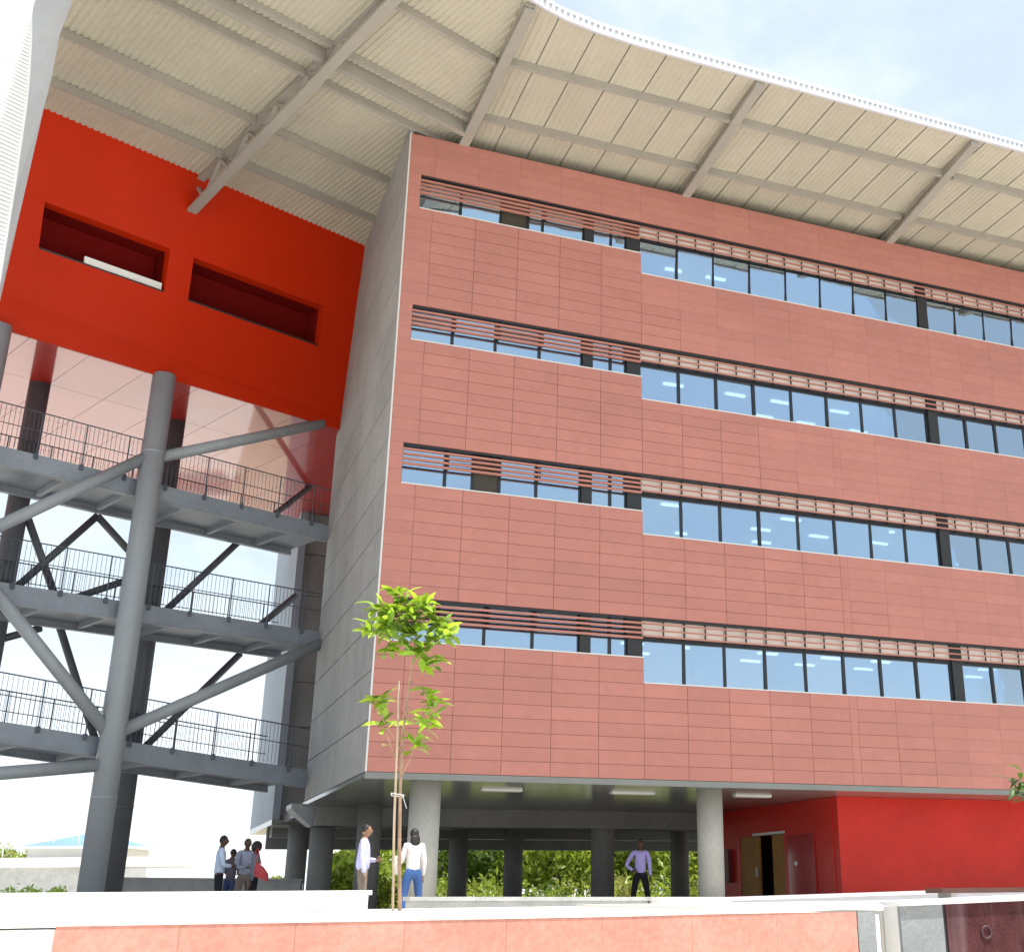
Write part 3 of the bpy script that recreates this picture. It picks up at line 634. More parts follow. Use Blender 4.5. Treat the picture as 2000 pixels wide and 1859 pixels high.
# ------------------------------------------------------------------ low walls on the terrace
def lowwall(name, label, x0, x1, y0, y1, z0, zt0, zt1, M=M_WHITE, over=.04, cat='wall', cap=.06):
    t = thing(name, label, cat, ((x0+x1)/2, y0, z0))
    def body(m_): m_.hexa([(x0, y0, z0), (x1, y0, z0), (x1, y1, z0), (x0, y1, z0), (x0, y0, zt0-cap), (x1, y0, zt1-cap), (x1, y1, zt1-cap), (x0, y1, zt0-cap)])
    def cop(m_): m_.hexa([(x0-over, y0-over, zt0-cap+.002), (x1+over, y0-over, zt1-cap+.002), (x1+over, y1+over, zt1-cap+.002), (x0-over, y1+over, zt0-cap+.002), (x0-over, y0-over, zt0), (x1+over, y0-over, zt1), (x1+over, y1+over, zt1), (x0-over, y1+over, zt0)])
    one('wall_body', body, M, t); one('coping', cop, M, t); return t
lowwall('parapet_wall', 'long sunlit white parapet wall in front of the group of four people', -25, -1.43, -9.0, -8.6, -2.625, -2.36, -2.385)
lowwall('parapet_wall', 'grey low wall behind the foot of the sapling', -.5, 3.28, -7.4, -7.0, T_Z, -2.475, -2.515, M_COPCONC)
lowwall('parapet_wall', 'short bright white wall block in front of the man with lavender shirt', 3.33, 4.62, -7.7, -7.0, T_Z, -2.515, -2.53)
lowwall('ramp_wall', 'pale lilac ramp wall rising to the right in front of the red ground floor', 4.68, 14.0, -7.5, -7.2, T_Z, -2.535, -2.37, mat('lilac grey render', (0.55, 0.55, 0.6), 0.75, var=0.06))
bn = thing('brown_strip', 'long dark brown strip on two supports low in front of the red ground floor wall', 'brown_strip', (8.5, -9.3, -2.6))  # dark brown strip raised on two supports
one('strip_top', lambda m_: m_.box(7.4, 9.75, -9.5, -9.05, -2.50, -2.425), mat('dark brown strip', (0.09, 0.035, 0.025), 0.6, var=0.2), bn)
for xx in (7.6, 9.45): one('strip_support', lambda m_: m_.box(xx, xx+.1, -9.45, -9.1, -2.61, -2.502), M_COPCONC, bn)
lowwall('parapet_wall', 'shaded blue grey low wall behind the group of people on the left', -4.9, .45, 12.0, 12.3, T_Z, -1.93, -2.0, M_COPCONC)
# front retaining wall with orange slabs
rt_ = thing('retaining_wall', 'low front wall with a band of orange clay slabs under a white coping', 'wall', (-2, -17, -4.05))
one('wall_body', lambda m_: m_.box(-12, 1.32, -16.98, -16.73, -4.05, -2.625), M_WHITE, rt_)
def coping(m_):
    xs = [-12, -5, -3, -1, .2, 1.34]; zs = [-2.575, -2.577, -2.58, -2.578, -2.568, -2.55]
    for x0, x1, za, zb_ in zip(xs, xs[1:], zs, zs[1:]):
        m_.hexa([(x0, -17.006, za-.03), (x1-.003, -17.006, zb_-.03), (x1-.003, -16.72, zb_-.03), (x0, -16.72, za-.03), (x0, -17.006, za), (x1-.003, -17.006, zb_), (x1-.003, -16.72, zb_), (x0, -16.72, za)])
one('coping', coping, M_WHITE, rt_)
xa = -4.87
sl = {}
for k in range(8):
    x1 = xa+.745; zt = -2.606 if k < 5 else -2.602
    one('clay_slab', lambda m_: m_.box(xa+.001, x1-.001, -17.0, -16.982, -3.2, zt), M_ORANGE, rt_); xa = x1
one('end_block', lambda m_: m_.box(1.10, 1.27, -17.0, -16.982, -3.3, -2.60), M_GREYBLOCK, rt_)
pr_ = thing('retaining_wall', 'right front wall with grey concrete end block and weathered maroon panel', 'wall', (2.5, -17, -4.05))
one('wall_body', lambda m_: m_.box(1.53, 6, -16.96, -16.73, -4.05, -2.57), M_WHITE, pr_)
one('coping', lambda m_: m_.hexa([(1.50, -17.03, -2.565), (6, -17.03, -2.465), (6, -16.72, -2.465), (1.50, -16.72, -2.565), (1.50, -17.03, -2.525), (6, -17.03, -2.42), (6, -16.72, -2.42), (1.50, -16.72, -2.525)]), M_WHITE, pr_)
one('end_block', lambda m_: m_.hexa([(1.54, -17.0, -4.0), (1.95, -17.0, -4.0), (1.95, -16.962, -4.0), (1.54, -16.962, -4.0), (1.515, -17.0, -2.567), (1.945, -17.0, -2.557), (1.945, -16.962, -2.557), (1.515, -16.962, -2.567)]), M_GREYBLOCK, pr_)
one('maroon_panel', lambda m_: m_.hexa([(1.995, -17.0, -4.0), (6, -17.0, -4.0), (6, -16.962, -4.0), (1.995, -16.962, -4.0), (1.975, -17.0, -2.555), (6, -17.0, -2.465), (6, -16.962, -2.465), (1.975, -16.962, -2.555)]), M_MAROON, pr_)
one('joint_strip', lambda m_: m_.hexa([(1.952, -16.99, -4.0), (1.993, -16.99, -4.0), (1.993, -16.962, -4.0), (1.952, -16.962, -4.0), (1.947, -16.99, -2.557), (1.973, -16.99, -2.557), (1.973, -16.962, -2.557), (1.947, -16.962, -2.557)]), M_PILAST, pr_)
b = MB(); nR, nr = 28, 8; cx, cy, cz = 2.375, -17.005, -2.785
for i in range(nR):
    for j in range(nr):
        A_, B_ = 2*math.pi*i/nR, 2*math.pi*j/nr; rr = .048+.011*math.cos(B_); b.v.append((cx+rr*math.cos(A_), cy+.011*math.sin(B_), cz+rr*math.sin(A_)))
for i in range(nR):
    for j in range(nr): b.f.append((i*nr+j, ((i+1) % nR)*nr+j, ((i+1) % nR)*nr+(j+1) % nr, i*nr+(j+1) % nr)); b.mi.append(0)
build('drain_ring', b, mat('rusty ring', (0.06, 0.025, 0.03), 0.6), pr_, smooth=True)
one('slot_wall', lambda m_: m_.box(1.30, 1.56, -15.65, -15.6, -4.05, -2.64), M_WHITE, pr_)
# hand rail by the rear columns
hr = thing('handrail', 'small metal stair handrail beside the dark round column', 'railing', (.9, 15.4, T_Z))
hx = [(.35, 15.2), (.95, 15.2)]
for (x_, y_) in hx: one('post', lambda m_: m_.tube((x_, y_, T_Z), (x_, y_, -1.95-.25*(x_-.35)), .025, n=8), M_INOX, hr)
for k in range(5): one('rail', lambda m_: m_.tube((.35, 15.2, -1.97-.19*k), (.95, 15.2, -2.12-.19*k), .016, n=8), M_INOX, hr)
# soffit lights
for k, (x0, x1) in enumerate(((3.15, 4.15), (6.45, 7.6), (9.85, 10.9))):
    t = thing('soffit_light', ['white strip light in the soffit nearest the building corner', 'white strip light in the soffit between the two front columns', 'white strip light in the soffit in front of the dark red return wall'][k], 'light', ((x0+x1)/2, 2.4, -.15), 'strip lights in the soffit')
    one('light_body', lambda m_: m_.box(x0, x1, 2.32, 2.52, BOT-.14, BOT-.101), M_SILL, t); one('diffuser', lambda m_: m_.box(x0+.02, x1-.02, 2.335, 2.505, BOT-.155, BOT-.141), M_DIFF, t)

# ------------------------------------------------------------------ far left background
pv = thing('pavilion', 'low distant pavilion with pale blue hipped roof behind the steel column', 'building', (-6.4, 66, T_Z))
c = Vector((-6.35, 66.2, 0)); ux = Vector((.92, -.39, 0)); uy = Vector((.39, .92, 0))
def pvp(a, d, z): p = c+ux*a+uy*d; return (p.x, p.y, z)
one('wall', lambda m_: m_.hexa([pvp(-3.0, -2.4, -4), pvp(3.0, -2.4, -4), pvp(3.0, 2.4, -4), pvp(-3.0, 2.4, -4), pvp(-3.0, -2.4, .62), pvp(3.0, -2.4, .62), pvp(3.0, 2.4, .62), pvp(-3.0, 2.4, .62)]), M_WHITE, pv)
def hip(m_):
    A = [pvp(-3.5, -2.9, .65), pvp(3.5, -2.9, .65), pvp(3.5, 2.9, .65), pvp(-3.5, 2.9, .65)]; r0, r1 = pvp(-.7, 0, 1.5), pvp(.7, 0, 1.5)
    m_.quad(A[0], A[1], r1, r0); m_.quad(A[1], A[2], r1); m_.quad(A[2], A[3], r0, r1); m_.quad(A[3], A[0], r0); m_.quad(*A[::-1])
one('roof', hip, M_BLUEROOF, pv)
one('eave', lambda m_: m_.hexa([pvp(-3.6, -3.0, .5), pvp(3.6, -3.0, .5), pvp(3.6, 3.0, .5), pvp(-3.6, 3.0, .5), pvp(-3.6, -3.0, .648), pvp(3.6, -3.0, .648), pvp(3.6, 3.0, .648), pvp(-3.6, 3.0, .648)]), M_WHITE, pv)
lb = thing('low_building', 'long low white building with flat roof slab at the far left', 'building', (-11, 58, -4))
A0 = fd(-60, 1700, 72); A1 = fd(160, 1700, 72)
def lbp(t, d, z): p = A0.lerp(A1, t); return (p.x+d*.39, p.y+d*.92, z)
one('wall', lambda m_: m_.hexa([lbp(-1, 0, -4), lbp(1, 0, -4), lbp(1, 4, -4), lbp(-1, 4, -4), lbp(-1, 0, -.75), lbp(1, 0, -.75), lbp(1, 4, -.75), lbp(-1, 4, -.75)]), M_COPCONC, lb)
one('roof', lambda m_: m_.hexa([lbp(-1, -.5, -.748), lbp(1.9, -.5, -.748), lbp(1.9, 4.5, -.748), lbp(-1, 4.5, -.748), lbp(-1, -.5, -.2), lbp(1.9, -.5, -.2), lbp(1.9, 4.5, -.2), lbp(-1, 4.5, -.2)]), M_WHITE, lb)
fn = thing('mesh_fence', 'faint pale fence with thin posts far behind the group of people', 'fence', (-3, 62, T_Z))
Mf = mat('pale galvanised', (0.75, 0.75, 0.76), 0.5)
F0 = fd(-40, 1650, 78); F1 = fd(440, 1650, 78)
for k in range(11):
    p = F0.lerp(F1, k/10); one('post', lambda m_: m_.tube((p.x, p.y, -3.5), (p.x, p.y, 1.55), .03, n=6), Mf, fn)
for z in (-.4, .6, 1.5): one('rail', lambda m_: m_.tube((F0.x, F0.y, z), (F1.x, F1.y, z), .02, n=6), Mf, fn)

# ------------------------------------------------------------------ foliage
def leafcloud(b, cen, rad, n, size, squash=.8, mi=0):
    for _ in range(n):
        while True:
            d = Vector((random.uniform(-1, 1), random.uniform(-1, 1), random.uniform(-1, 1)))
            if d.length <= 1 and d.length > .15: break
        k = .55+.6*mnoise.noise(d*1.7+Vector(cen)*.37); d = d*(.65+.5*k)
        p = Vector(cen)+Vector((d.x*rad, d.y*rad, d.z*rad*squash))
        a = Vector((random.gauss(0, 1), random.gauss(0, 1), random.gauss(0, .6)+.2)).normalized(); c_ = a.orthogonal().normalized(); c_.rotate(Matrix.Rotation(random.uniform(0, 6.28), 3, a))
        s_ = size*random.uniform(.6, 1.3); e = c_.cross(a)
        b.cur = mi; b.quad(p-c_*s_, p+e*s_*.38+a*s_*.1, p+c_*s_, p-e*s_*.38+a*s_*.1)
def tree(name, label, x, y, z, h, rad, mk, nl=1400, grp=None, size=.22, cat='tree'):
    t = thing(name, label, cat, (x, y, z), grp)
    b = MB(); top = Vector((x+random.uniform(-.3, .3), y, z+h*.55)); b.path([(x, y, z), (x+random.uniform(-.1, .1), y, z+h*.25), top], [.16*h/5, .12*h/5, .07*h/5])
    blobs = []
    for k in range(7):
        a = random.uniform(0, 6.28); rr = rad*random.uniform(.35, .75); c_ = Vector((x+rr*math.cos(a), y+rr*math.sin(a), z+h*random.uniform(.42, .85))); blobs.append(c_)
        b.path([top-Vector((0, 0, h*.15)), top.lerp(c_, .6)+Vector((0, 0, .1)), c_], [.06*h/5, .04*h/5, .02])
    build('trunk', b, M_BARKD, t)
    b = MB()
    for c_ in blobs: leafcloud(b, c_, rad*random.uniform(.42, .62), nl//8, size)
    leafcloud(b, (x, y, z+h*.62), rad*.75, nl//4, size); build('crown', b, M_TREE[mk], t)
    return t
tl = ['fresh green bushy tree beyond the columns', 'dark green dense tree beyond the columns', 'olive green tree beyond the columns']
where = ['left of the first column gap', 'just behind the two close rear columns', 'in the wide gap left of the lone man', 'behind the lone man', 'right of the lone man', 'by the dark red return wall']
k = 0
for (px, dist, h, rad, mk) in ((690, 50, 3.3, 2.2, 0), (760, 62, 4.6, 3.0, 0), (880, 58, 5.3, 2.8, 1), (925, 66, 6.0, 3.0, 0), (975, 60, 5.2, 2.6, 1), (1030, 64, 5.7, 2.8, 2), (1085, 58, 5.3, 2.6, 0), (1135, 63, 5.9, 3.0, 1),
                               (1190, 60, 5.3, 2.7, 0), (1250, 63, 5.7, 2.8, 2), (1300, 59, 5.2, 2.7, 0), (1350, 64, 5.9, 3.0, 1), (1390, 60, 5.5, 2.8, 0)):
    p = fd(px, 1740, dist); nm = ['leafy tree with pale green crown', 'dense dark green tree', 'olive toned spreading tree'][mk]
    tree('bushy_tree', '%s, %s of the row beyond the columns' % (nm, ['leftmost', 'second from left', 'third from left', 'fourth from left', 'fifth from left', 'sixth from left', 'middle', 'sixth from right', 'fifth from right', 'fourth from right', 'third from right', 'second from right', 'rightmost'][k]), p.x, p.y, -4.05, h, rad, mk, 2200, 'trees beyond the columns', .24); k += 1
# undergrowth at the foot of the trees
b = MB()
for _ in range(150):
    px = random.uniform(640, 1420); p = fd(px, 1740, random.uniform(50, 58)); leafcloud(b, (p.x, p.y, random.uniform(-3.6, -2.2)), random.uniform(.7, 1.2), 60, .17, .8, random.choice((0, 0, 1, 2)))
build('undergrowth', b, M_TREE, kind='stuff')
b = MB()
for _ in range(40):
    px = random.uniform(-60, 135); p = fd(px, 1730, random.uniform(44, 46)); leafcloud(b, (p.x, p.y, random.uniform(-2.6, -2.25)), random.uniform(.25, .45), 40, .1, .8, 1)
hd_ = build('clipped_hedge', b, M_TREE, None); tag(hd_, 'dark low hedge in front of the far white building', 'hedge')
for k, (px, py, dist, h, rad, mk) in enumerate(((14, 1652, 95, 6.6, 1.8, 2), (58, 1660, 92, 6.2, 1.7, 0), (-30, 1655, 97, 6.9, 2.0, 0), (535, 1700, 60, 2.6, 1.3, 2))):
    p = fd(px, 1740, dist); tree('bushy_tree', ['small yellow green tree above the far low building', 'rounded pale tree next to the blue roofed pavilion', 'pale tree cut by the left edge of the picture', 'small dry olive shrub left of the dark column'][k], p.x, p.y, -4.05, h, rad, mk, 1200, 'small far trees on the left', .2)

# planted bed seen through the gap beside the sapling
sh = thing('leafy_shrub', 'leafy green shrub at the foot of the dark column beside the sapling', 'shrub', (2.3, 9.5, T_Z))
b = MB(); leafcloud(b, (2.35, 9.6, T_Z+.45), .55, 320, .09, 1.0); build('foliage', b, M_TREE[0], sh)
b = MB()
for k in range(5): b.path([(2.35, 9.6, T_Z), (2.35+random.uniform(-.3, .3), 9.6+random.uniform(-.3, .3), T_Z+.7)], [.015, .006], 5)
build('stem', b, M_BARKD, sh)

# ------------------------------------------------------------------ sapling
sp = thing('young_tree', 'slender young tree with bright green leaves tied to a stake', 'tree', tuple(fd(778, 1776, 14)))
def P14(px, py, dd=0.0): return fd(px, py, 14+dd)
b = MB()
b.path([P14(781, 1785), P14(780, 1650), P14(782, 1540, .02), P14(786, 1440, .03), P14(800, 1330, .05), P14(812, 1240, .03), P14(800, 1185, 0)], [.024, .021, .018, .015, .012, .009, .005], 8)
build('trunk', b, M_BARK, sp, smooth=True)
b = MB(); b.path([P14(767, 1785, -.05), P14(770, 1600, -.04), P14(776, 1455, .0), P14(779, 1330, .0)], [.016, .015, .013, .010], 7); build('stake', b, mat('pale stake', (0.5, 0.4, 0.29), 0.8, var=0.15, vscale=6), sp, smooth=True)
b = MB(); b.path([P14(764, 1548, -.09), P14(789, 1552, -.05), P14(788, 1556, .06), P14(765, 1553, .04), P14(764, 1548, -.09)], .006, 5); b.path([P14(786, 1552, -.06), P14(794, 1578, -.06)], .004, 5); build('tie', b, M_WHITE, sp)
branches = [((786, 1470), (748, 1405), (742, 1372), 0.0), ((778, 1500), (755, 1432), (750, 1420), .1), ((782, 1520), (806, 1470), (812, 1450), -.05), ((795, 1380), (826, 1400), (838, 1412), .08), ((800, 1330), (832, 1352), (842, 1378), -.1),
            ((812, 1270), (835, 1290), (845, 1300), .05), ((808, 1262), (850, 1250), (872, 1242), -.08), ((806, 1240), (760, 1245), (728, 1232), .1), ((806, 1220), (770, 1190), (735, 1190), -.1), ((803, 1210), (785, 1180), (778, 1158), .02), ((806, 1215), (835, 1205), (858, 1215), .12), ((805, 1225), (800, 1205), (795, 1200), -.2), ((806, 1245), (815, 1262), (818, 1275), -.15), ((806, 1230), (770, 1225), (752, 1222), -.16), ((806, 1250), (780, 1262), (765, 1272), .06), ((806, 1215), (820, 1190), (828, 1180), -.06), ((806, 1235), (800, 1240), (793, 1238), -.1), ((806, 1228), (816, 1228), (822, 1232), -.12), ((804, 1215), (790, 1212), (775, 1208), .08)]
for a, c_, e, dd in branches: one('branch', lambda m_: m_.path([P14(*a), P14(*c_, dd*.6), P14(*e, dd)], [.008, .006, .004], 5), M_BARK, sp, smooth=True)
def leaf_mesh(nm, ln, wd, droop, M):
    bb = MB(); ns = 5; rows_ = []
    for k in range(ns+1):
        t = k/ns; wv = wd*math.sin(math.pi*min(.97, .06+t*.93))**.8; z = -droop*t*t
        rows_.append(((-wv, t*ln, z+wv*.25), (0, t*ln, z), (wv, t*ln, z+wv*.25)))
    for r_ in rows_: bb.v += r_
    for k in range(ns):
        for j in range(2): bb.f.append((k*3+j, k*3+j+1, k*3+4+j, k*3+3+j)); bb.mi.append(0)
    me = bb.mesh(nm, M); me.polygons.foreach_set('use_smooth', [True]*len(me.polygons)); return me
lm = [leaf_mesh('leaf', .24, .038, .05, M_LEAF), leaf_mesh('leaf', .19, .034, .08, M_LEAF), leaf_mesh('leaf', .15, .028, .03, M_LEAF)]
def whorl(parent, p, n, meshes, up_=.45, sc_=1.0):
    for k in range(n):
        o = bpy.data.objects.new('leaf', random.choice(meshes)); q = p+Vector((random.gauss(0, .05), random.gauss(0, .05), random.gauss(0, .04)))*sc_
        link(o, parent, q); o.rotation_euler = (random.uniform(-.5, .9)+up_*.3, random.uniform(-.6, .6), 6.283*k/n+random.uniform(-.4, .4)); s_ = random.uniform(.75, 1.2)*sc_; o.scale = (s_, s_, s_)
counts = [24, 5, 16, 17, 20, 20, 24, 24, 22, 22, 26, 24, 22, 22, 18, 24, 20, 18, 20]
for (a, c_, e, dd), n in zip(branches, counts):
    whorl(sp, P14(*e, dd), n, lm); whorl(sp, P14(*c_, dd*.6), n//4, lm)
# tree just outside the right edge, one drooping spray of leaves reaches in
rp = fd(2120, 1740, 9.5)
rtree = thing('garden_tree', 'dark leafy spray of a tree reaching in at the right edge', 'tree', (rp.x, rp.y, -2.6))
b = MB(); b.path([(rp.x, rp.y, -2.6), fd(2125, 1640, 9.5), fd(2110, 1560, 9.5)], [.035, .03, .02], 8)
brs = [(2050, 1500), (1992, 1528), (2012, 1552), (2090, 1460), (2150, 1470), (2170, 1530)]
for q in brs: b.path([fd(2112, 1570, 9.5), fd((2112+q[0])/2, q[1]-8, 9.5), fd(*q, 9.5)], [.014, .009, .005], 6)
build('trunk', b, M_BARKD, rtree, smooth=True)
M_LEAFD = leaf_mat('dark garden leaf', (0.05, 0.10, 0.02), (0.10, 0.17, 0.02))
lmd = [leaf_mesh('leaf', .17, .026, .08, M_LEAFD), leaf_mesh('leaf', .14, .022, .06, M_LEAFD)]
for q, n in zip(brs, (14, 12, 12, 14, 14, 14)): whorl(rtree, fd(*q, 9.5), n, lmd, .2, .8)
whorl(rtree, fd(1990, 1532, 9.5), 12, lmd, .0, .75)

# ------------------------------------------------------------------ people
M_SK = [mat('dark brown skin', (0.10, 0.05, 0.03), 0.5), mat('mid brown skin', (0.30, 0.16, 0.10), 0.5)]
M_HAIR = mat('black hair', (0.012, 0.010, 0.010), 0.6)
def skin(verts, edges, radii, root=0, sub=1):
    me = bpy.data.meshes.new('tmp'); me.from_pydata([tuple(v) for v in verts], edges, []); o = bpy.data.objects.new('tmp', me); COL.objects.link(o)
    md = o.modifiers.new('Skin', 'SKIN'); md.use_smooth_shade = True
    if not me.skin_vertices: 
        bpy.context.view_layer.objects.active = o
    for i, sv in enumerate(me.skin_vertices[0].data):
        r_ = radii[i]; sv.radius = (r_, r_) if not isinstance(r_, tuple) else r_; sv.use_root = (i == root)
    s2 = o.modifiers.new('Sub', 'SUBSURF'); s2.levels = sub; s2.render_levels = sub
    dg = bpy.context.evaluated_depsgraph_get(); dg.update(); res = bpy.data.meshes.new_from_object(o.evaluated_get(dg)); 
    vs = [v.co.copy() for v in res.vertices]; fs = [tuple(p.vertices) for p in res.polygons]
    bpy.data.objects.remove(o); bpy.data.meshes.remove(me); bpy.data.meshes.remove(res); return vs, fs
def addmesh(b, vf):
    i = len(b.v); b.v += [tuple(v) for v in vf[0]]; b.f += [tuple(i+k for k in f) for f in vf[1]]; b.mi += [b.cur]*len(vf[1])
def ball(b, c, r, sx=1, sy=1, sz=1, nu=14, nv=9, zmin=-1.0, warp=None):
    i = len(b.v)
    for a in range(nv+1):
        th = math.pi*a/nv; zc = max(zmin, math.cos(th))
        for k in range(nu):
            ph = 2*math.pi*k/nu; p = Vector((math.sin(th)*math.cos(ph)*sx, math.sin(th)*math.sin(ph)*sy, zc*sz))*r
            if warp: p = warp(p)
            b.v.append(tuple(Vector(c)+p))
    for a in range(nv):
        for k in range(nu): b.f.append((i+a*nu+k, i+(a+1)*nu+k, i+(a+1)*nu+(k+1) % nu, i+a*nu+(k+1) % nu)); b.mi.append(b.cur)
def person(label, at, H, face, shirt, pants, skin_i, hair='short', arms='down', female=False, sleeves='long', hips=1.0, belly=0.0, legspread=.09, shoe=(0.02, 0.018, 0.015)):
    """Figure facing local +Y, turned by `face` about Z."""
    k = H/1.75; sw = (.185 if not female else .165)*k; hw = .095*k*hips
    Z = lambda f: f*H
    J = {'pel': (0, 0, Z(.53)), 'wai': (0, .0, Z(.61)), 'che': (0, .01, Z(.72)), 'sho': (0, -.005, Z(.80)), 'nec': (0, .0, Z(.845)), 'hea': (0, .02*k, Z(.90))}
    for s, n in ((-1, 'l'), (1, 'r')):
        J['hip'+n] = (s*hw, 0, Z(.50)); J['kne'+n] = (s*(hw+legspread*.5), .025*k, Z(.28)); J['ank'+n] = (s*(hw+legspread*.9), -.02*k, Z(.05)); J['toe'+n] = (s*(hw+legspread*1.1), .13*k, Z(.022))
        J['sh'+n] = (s*sw, -.005, Z(.805))
        pose = arms if isinstance(arms, str) else arms[0 if s < 0 else 1]
        if pose == 'down': J['el'+n] = (s*(sw+.055*k), -.03*k, Z(.625)); J['wr'+n] = (s*(sw+.06*k), .04*k, Z(.485)); hd = Vector((0, .15, -1))
        elif pose == 'hip': J['el'+n] = (s*(sw+.17*k), -.10*k, Z(.635)); J['wr'+n] = (s*(hw+.085*k), .03*k, Z(.565)); hd = Vector((-s*.7, .5, -.4))
        elif pose == 'front': J['el'+n] = (s*(sw+.04*k), .06*k, Z(.63)); J['wr'+n] = (s*.07*k, .24*k, Z(.62)); hd = Vector((-s*.8, .6, 0))
        elif pose == 'hold': J['el'+n] = (s*(sw+.06*k), .05*k, Z(.63)); J['wr'+n] = (s*(sw+.02*k), .27*k, Z(.66)); hd = Vector((-s*.2, 1, .2))
        J['hd'+n] = hd.normalized()
    J = {a: Vector(v) for a, v in J.items()}
    Rz = Matrix.Rotation(face, 3, 'Z'); base = Vector(at)
    def X(vs): return [base+Rz @ Vector(v) for v in vs]
    t = thing('person', label, 'person', tuple(base)); body = MB()
    names = ['pel', 'wai', 'che', 'sho', 'nec', 'hea', 'hipl', 'knel', 'ankl', 'toel', 'hipr', 'kner', 'ankr', 'toer', 'shl', 'ell', 'wrl', 'shr', 'elr', 'wrr']
    ed = [(0, 1), (1, 2), (2, 3), (3, 4), (4, 5), (0, 6), (6, 7), (7, 8), (8, 9), (0, 10), (10, 11), (11, 12), (12, 13), (3, 14), (14, 15), (15, 16), (3, 17), (17, 18), (18, 19)]
    rad = [(.10, .08), (.095, .075), (.115, .085), (.09, .07), .052, .05, .085, .055, .038, .03, .085, .055, .038, .03, .052, .04, .028, .052, .04, .028]
    rad = [tuple(q*k for q in r_) if isinstance(r_, tuple) else r_*k for r_ in rad]
    vf = skin([J[n] for n in names], ed, rad); addmesh(body, (X(vf[0]), vf[1]))
    # head with face
    hc = J['hea']+Vector((0, .012*k, .035*k)); hr_ = .072*k*1.05
    def hw_(p):
        q = p.copy()
        if q.z < 0: q.x *= 1+.22*q.z/hr_; q.y += -.10*q.z*.3
        return q
    hb = MB(); ball(hb, hc, hr_, 1.0, 1.18, 1.5, 16, 12, warp=hw_)
    ball(hb, hc+Vector((0, 1.17*hr_, -.12*hr_)), .02*k, .8, 1.1, 1.5, 8, 6)                    # nose
    for s in (-1, 1):
        ball(hb, hc+Vector((s*1.0*hr_, -.05*hr_, -.1*hr_)), .02*k, .5, 1.0, 1.6, 8, 6)          # ears
        ball(hb, hc+Vector((s*.36*hr_, 1.06*hr_, .1*hr_)), .012*k, 1.3, .6, .8, 8, 5)           # eye lids
    ball(hb, hc+Vector((0, 1.08*hr_, -.62*hr_)), .02*k, 1.5, .5, .5, 8, 5)                      # mouth
    body.v += [tuple(v) for v in X(hb.v)]; off = len(body.v)-len(hb.v); body.f += [tuple(off+q for q in f) for f in hb.f]; body.mi += hb.mi
    # hands with five fingers each
    for s, n in ((-1, 'l'), (1, 'r')):
        wr = J['wr'+n]; d = J['hd'+n]; sd = d.cross(Vector((0, 1, 0.2))).normalized() if abs(d.y) < .8 else d.cross(Vector((0, 0, 1))).normalized(); up_ = sd.cross(d)
        pv_, pe, pr2 = [wr, wr+d*.045*k, wr+d*.085*k], [(0, 1), (1, 2)], [.026*k, (.04*k, .02*k), (.038*k, .018*k)]
        vf = skin(pv_, pe, pr2); addmesh(body, (X(vf[0]), vf[1]))
        for j, (o_, ln) in enumerate(((-.03, .062), (-.01, .075), (.01, .078), (.03, .068))):
            a0 = wr+d*.075*k+sd*o_*k; a1 = a0+d*ln*.55*k; a2 = a1+(d*.6+up_*.5).normalized()*ln*.6*k
            vf = skin([a0, a1, a2], [(0, 1), (1, 2)], [.0095*k, .009*k, .0075*k]); addmesh(body, (X(vf[0]), vf[1]))
        a0 = wr+d*.03*k-sd*.03*k*s; a1 = a0+(d*.5-sd*s*.6+up_*.3).normalized()*.045*k; a2 = a1+(d*.9+up_*.3).normalized()*.035*k
        vf = skin([a0, a1, a2], [(0, 1), (1, 2)], [.013*k, .011*k, .009*k]); addmesh(body, (X(vf[0]), vf[1]))
    build('body', body, M_SK[skin_i], t, smooth=True)
    e = MB()
    for s in (-1, 1): 
        ball(e, hc+Vector((s*.36*hr_, 1.16*hr_, .1*hr_)), .008*k, 1.2, .6, .9, 6, 4)
    e.v = [tuple(v) for v in X(e.v)]; build('eyes', e, M_BLACK, t)
    # shirt
    g = .016*k
    sn = ['pel', 'wai', 'che', 'sho', 'shl', 'ell', 'shr', 'elr']; se = [(0, 1), (1, 2), (2, 3), (3, 4), (4, 5), (3, 6), (6, 7)]
    sr = [(.165, .135), (.145+belly, .117+belly), (.158, .118), (.112, .088), .072, .056, .072, .056]
    if sleeves == 'long': sn += ['wrl', 'wrr']; se += [(5, 8), (7, 9)]; sr += [.042, .042]
    V = [J[n] for n in sn]; V[0] = Vector((0, 0, .492*H))
    if sleeves == 'short': V[5] = V[4].lerp(V[5], .8); V[7] = V[6].lerp(V[7], .8)
    vf = skin(V, se, [tuple(q*k for q in r_) if isinstance(r_, tuple) else r_*k for r_ in sr]); b_ = MB(); addmesh(b_, (X(vf[0]), vf[1])); build('shirt', b_, shirt, t, smooth=True)
    J['wst'] = Vector((0, 0, .585*H)); pn = ['pel', 'hipl', 'knel', 'ankl', 'hipr', 'kner', 'ankr', 'wst']; pe = [(0, 1), (1, 2), (2, 3), (0, 4), (4, 5), (5, 6), (0, 7)]
    prr = [(.138, .118), (.10*hips, .105), .078, .062, (.10*hips, .105), .078, .062, (.125, .10)]
    V = [J[n] for n in pn]; vf = skin(V, pe, [tuple(q*k for q in r_) if isinstance(r_, tuple) else r_*k for r_ in prr], 0, 2); b_ = MB(); addmesh(b_, (X(vf[0]), vf[1])); build('trousers', b_, pants, t, smooth=True)
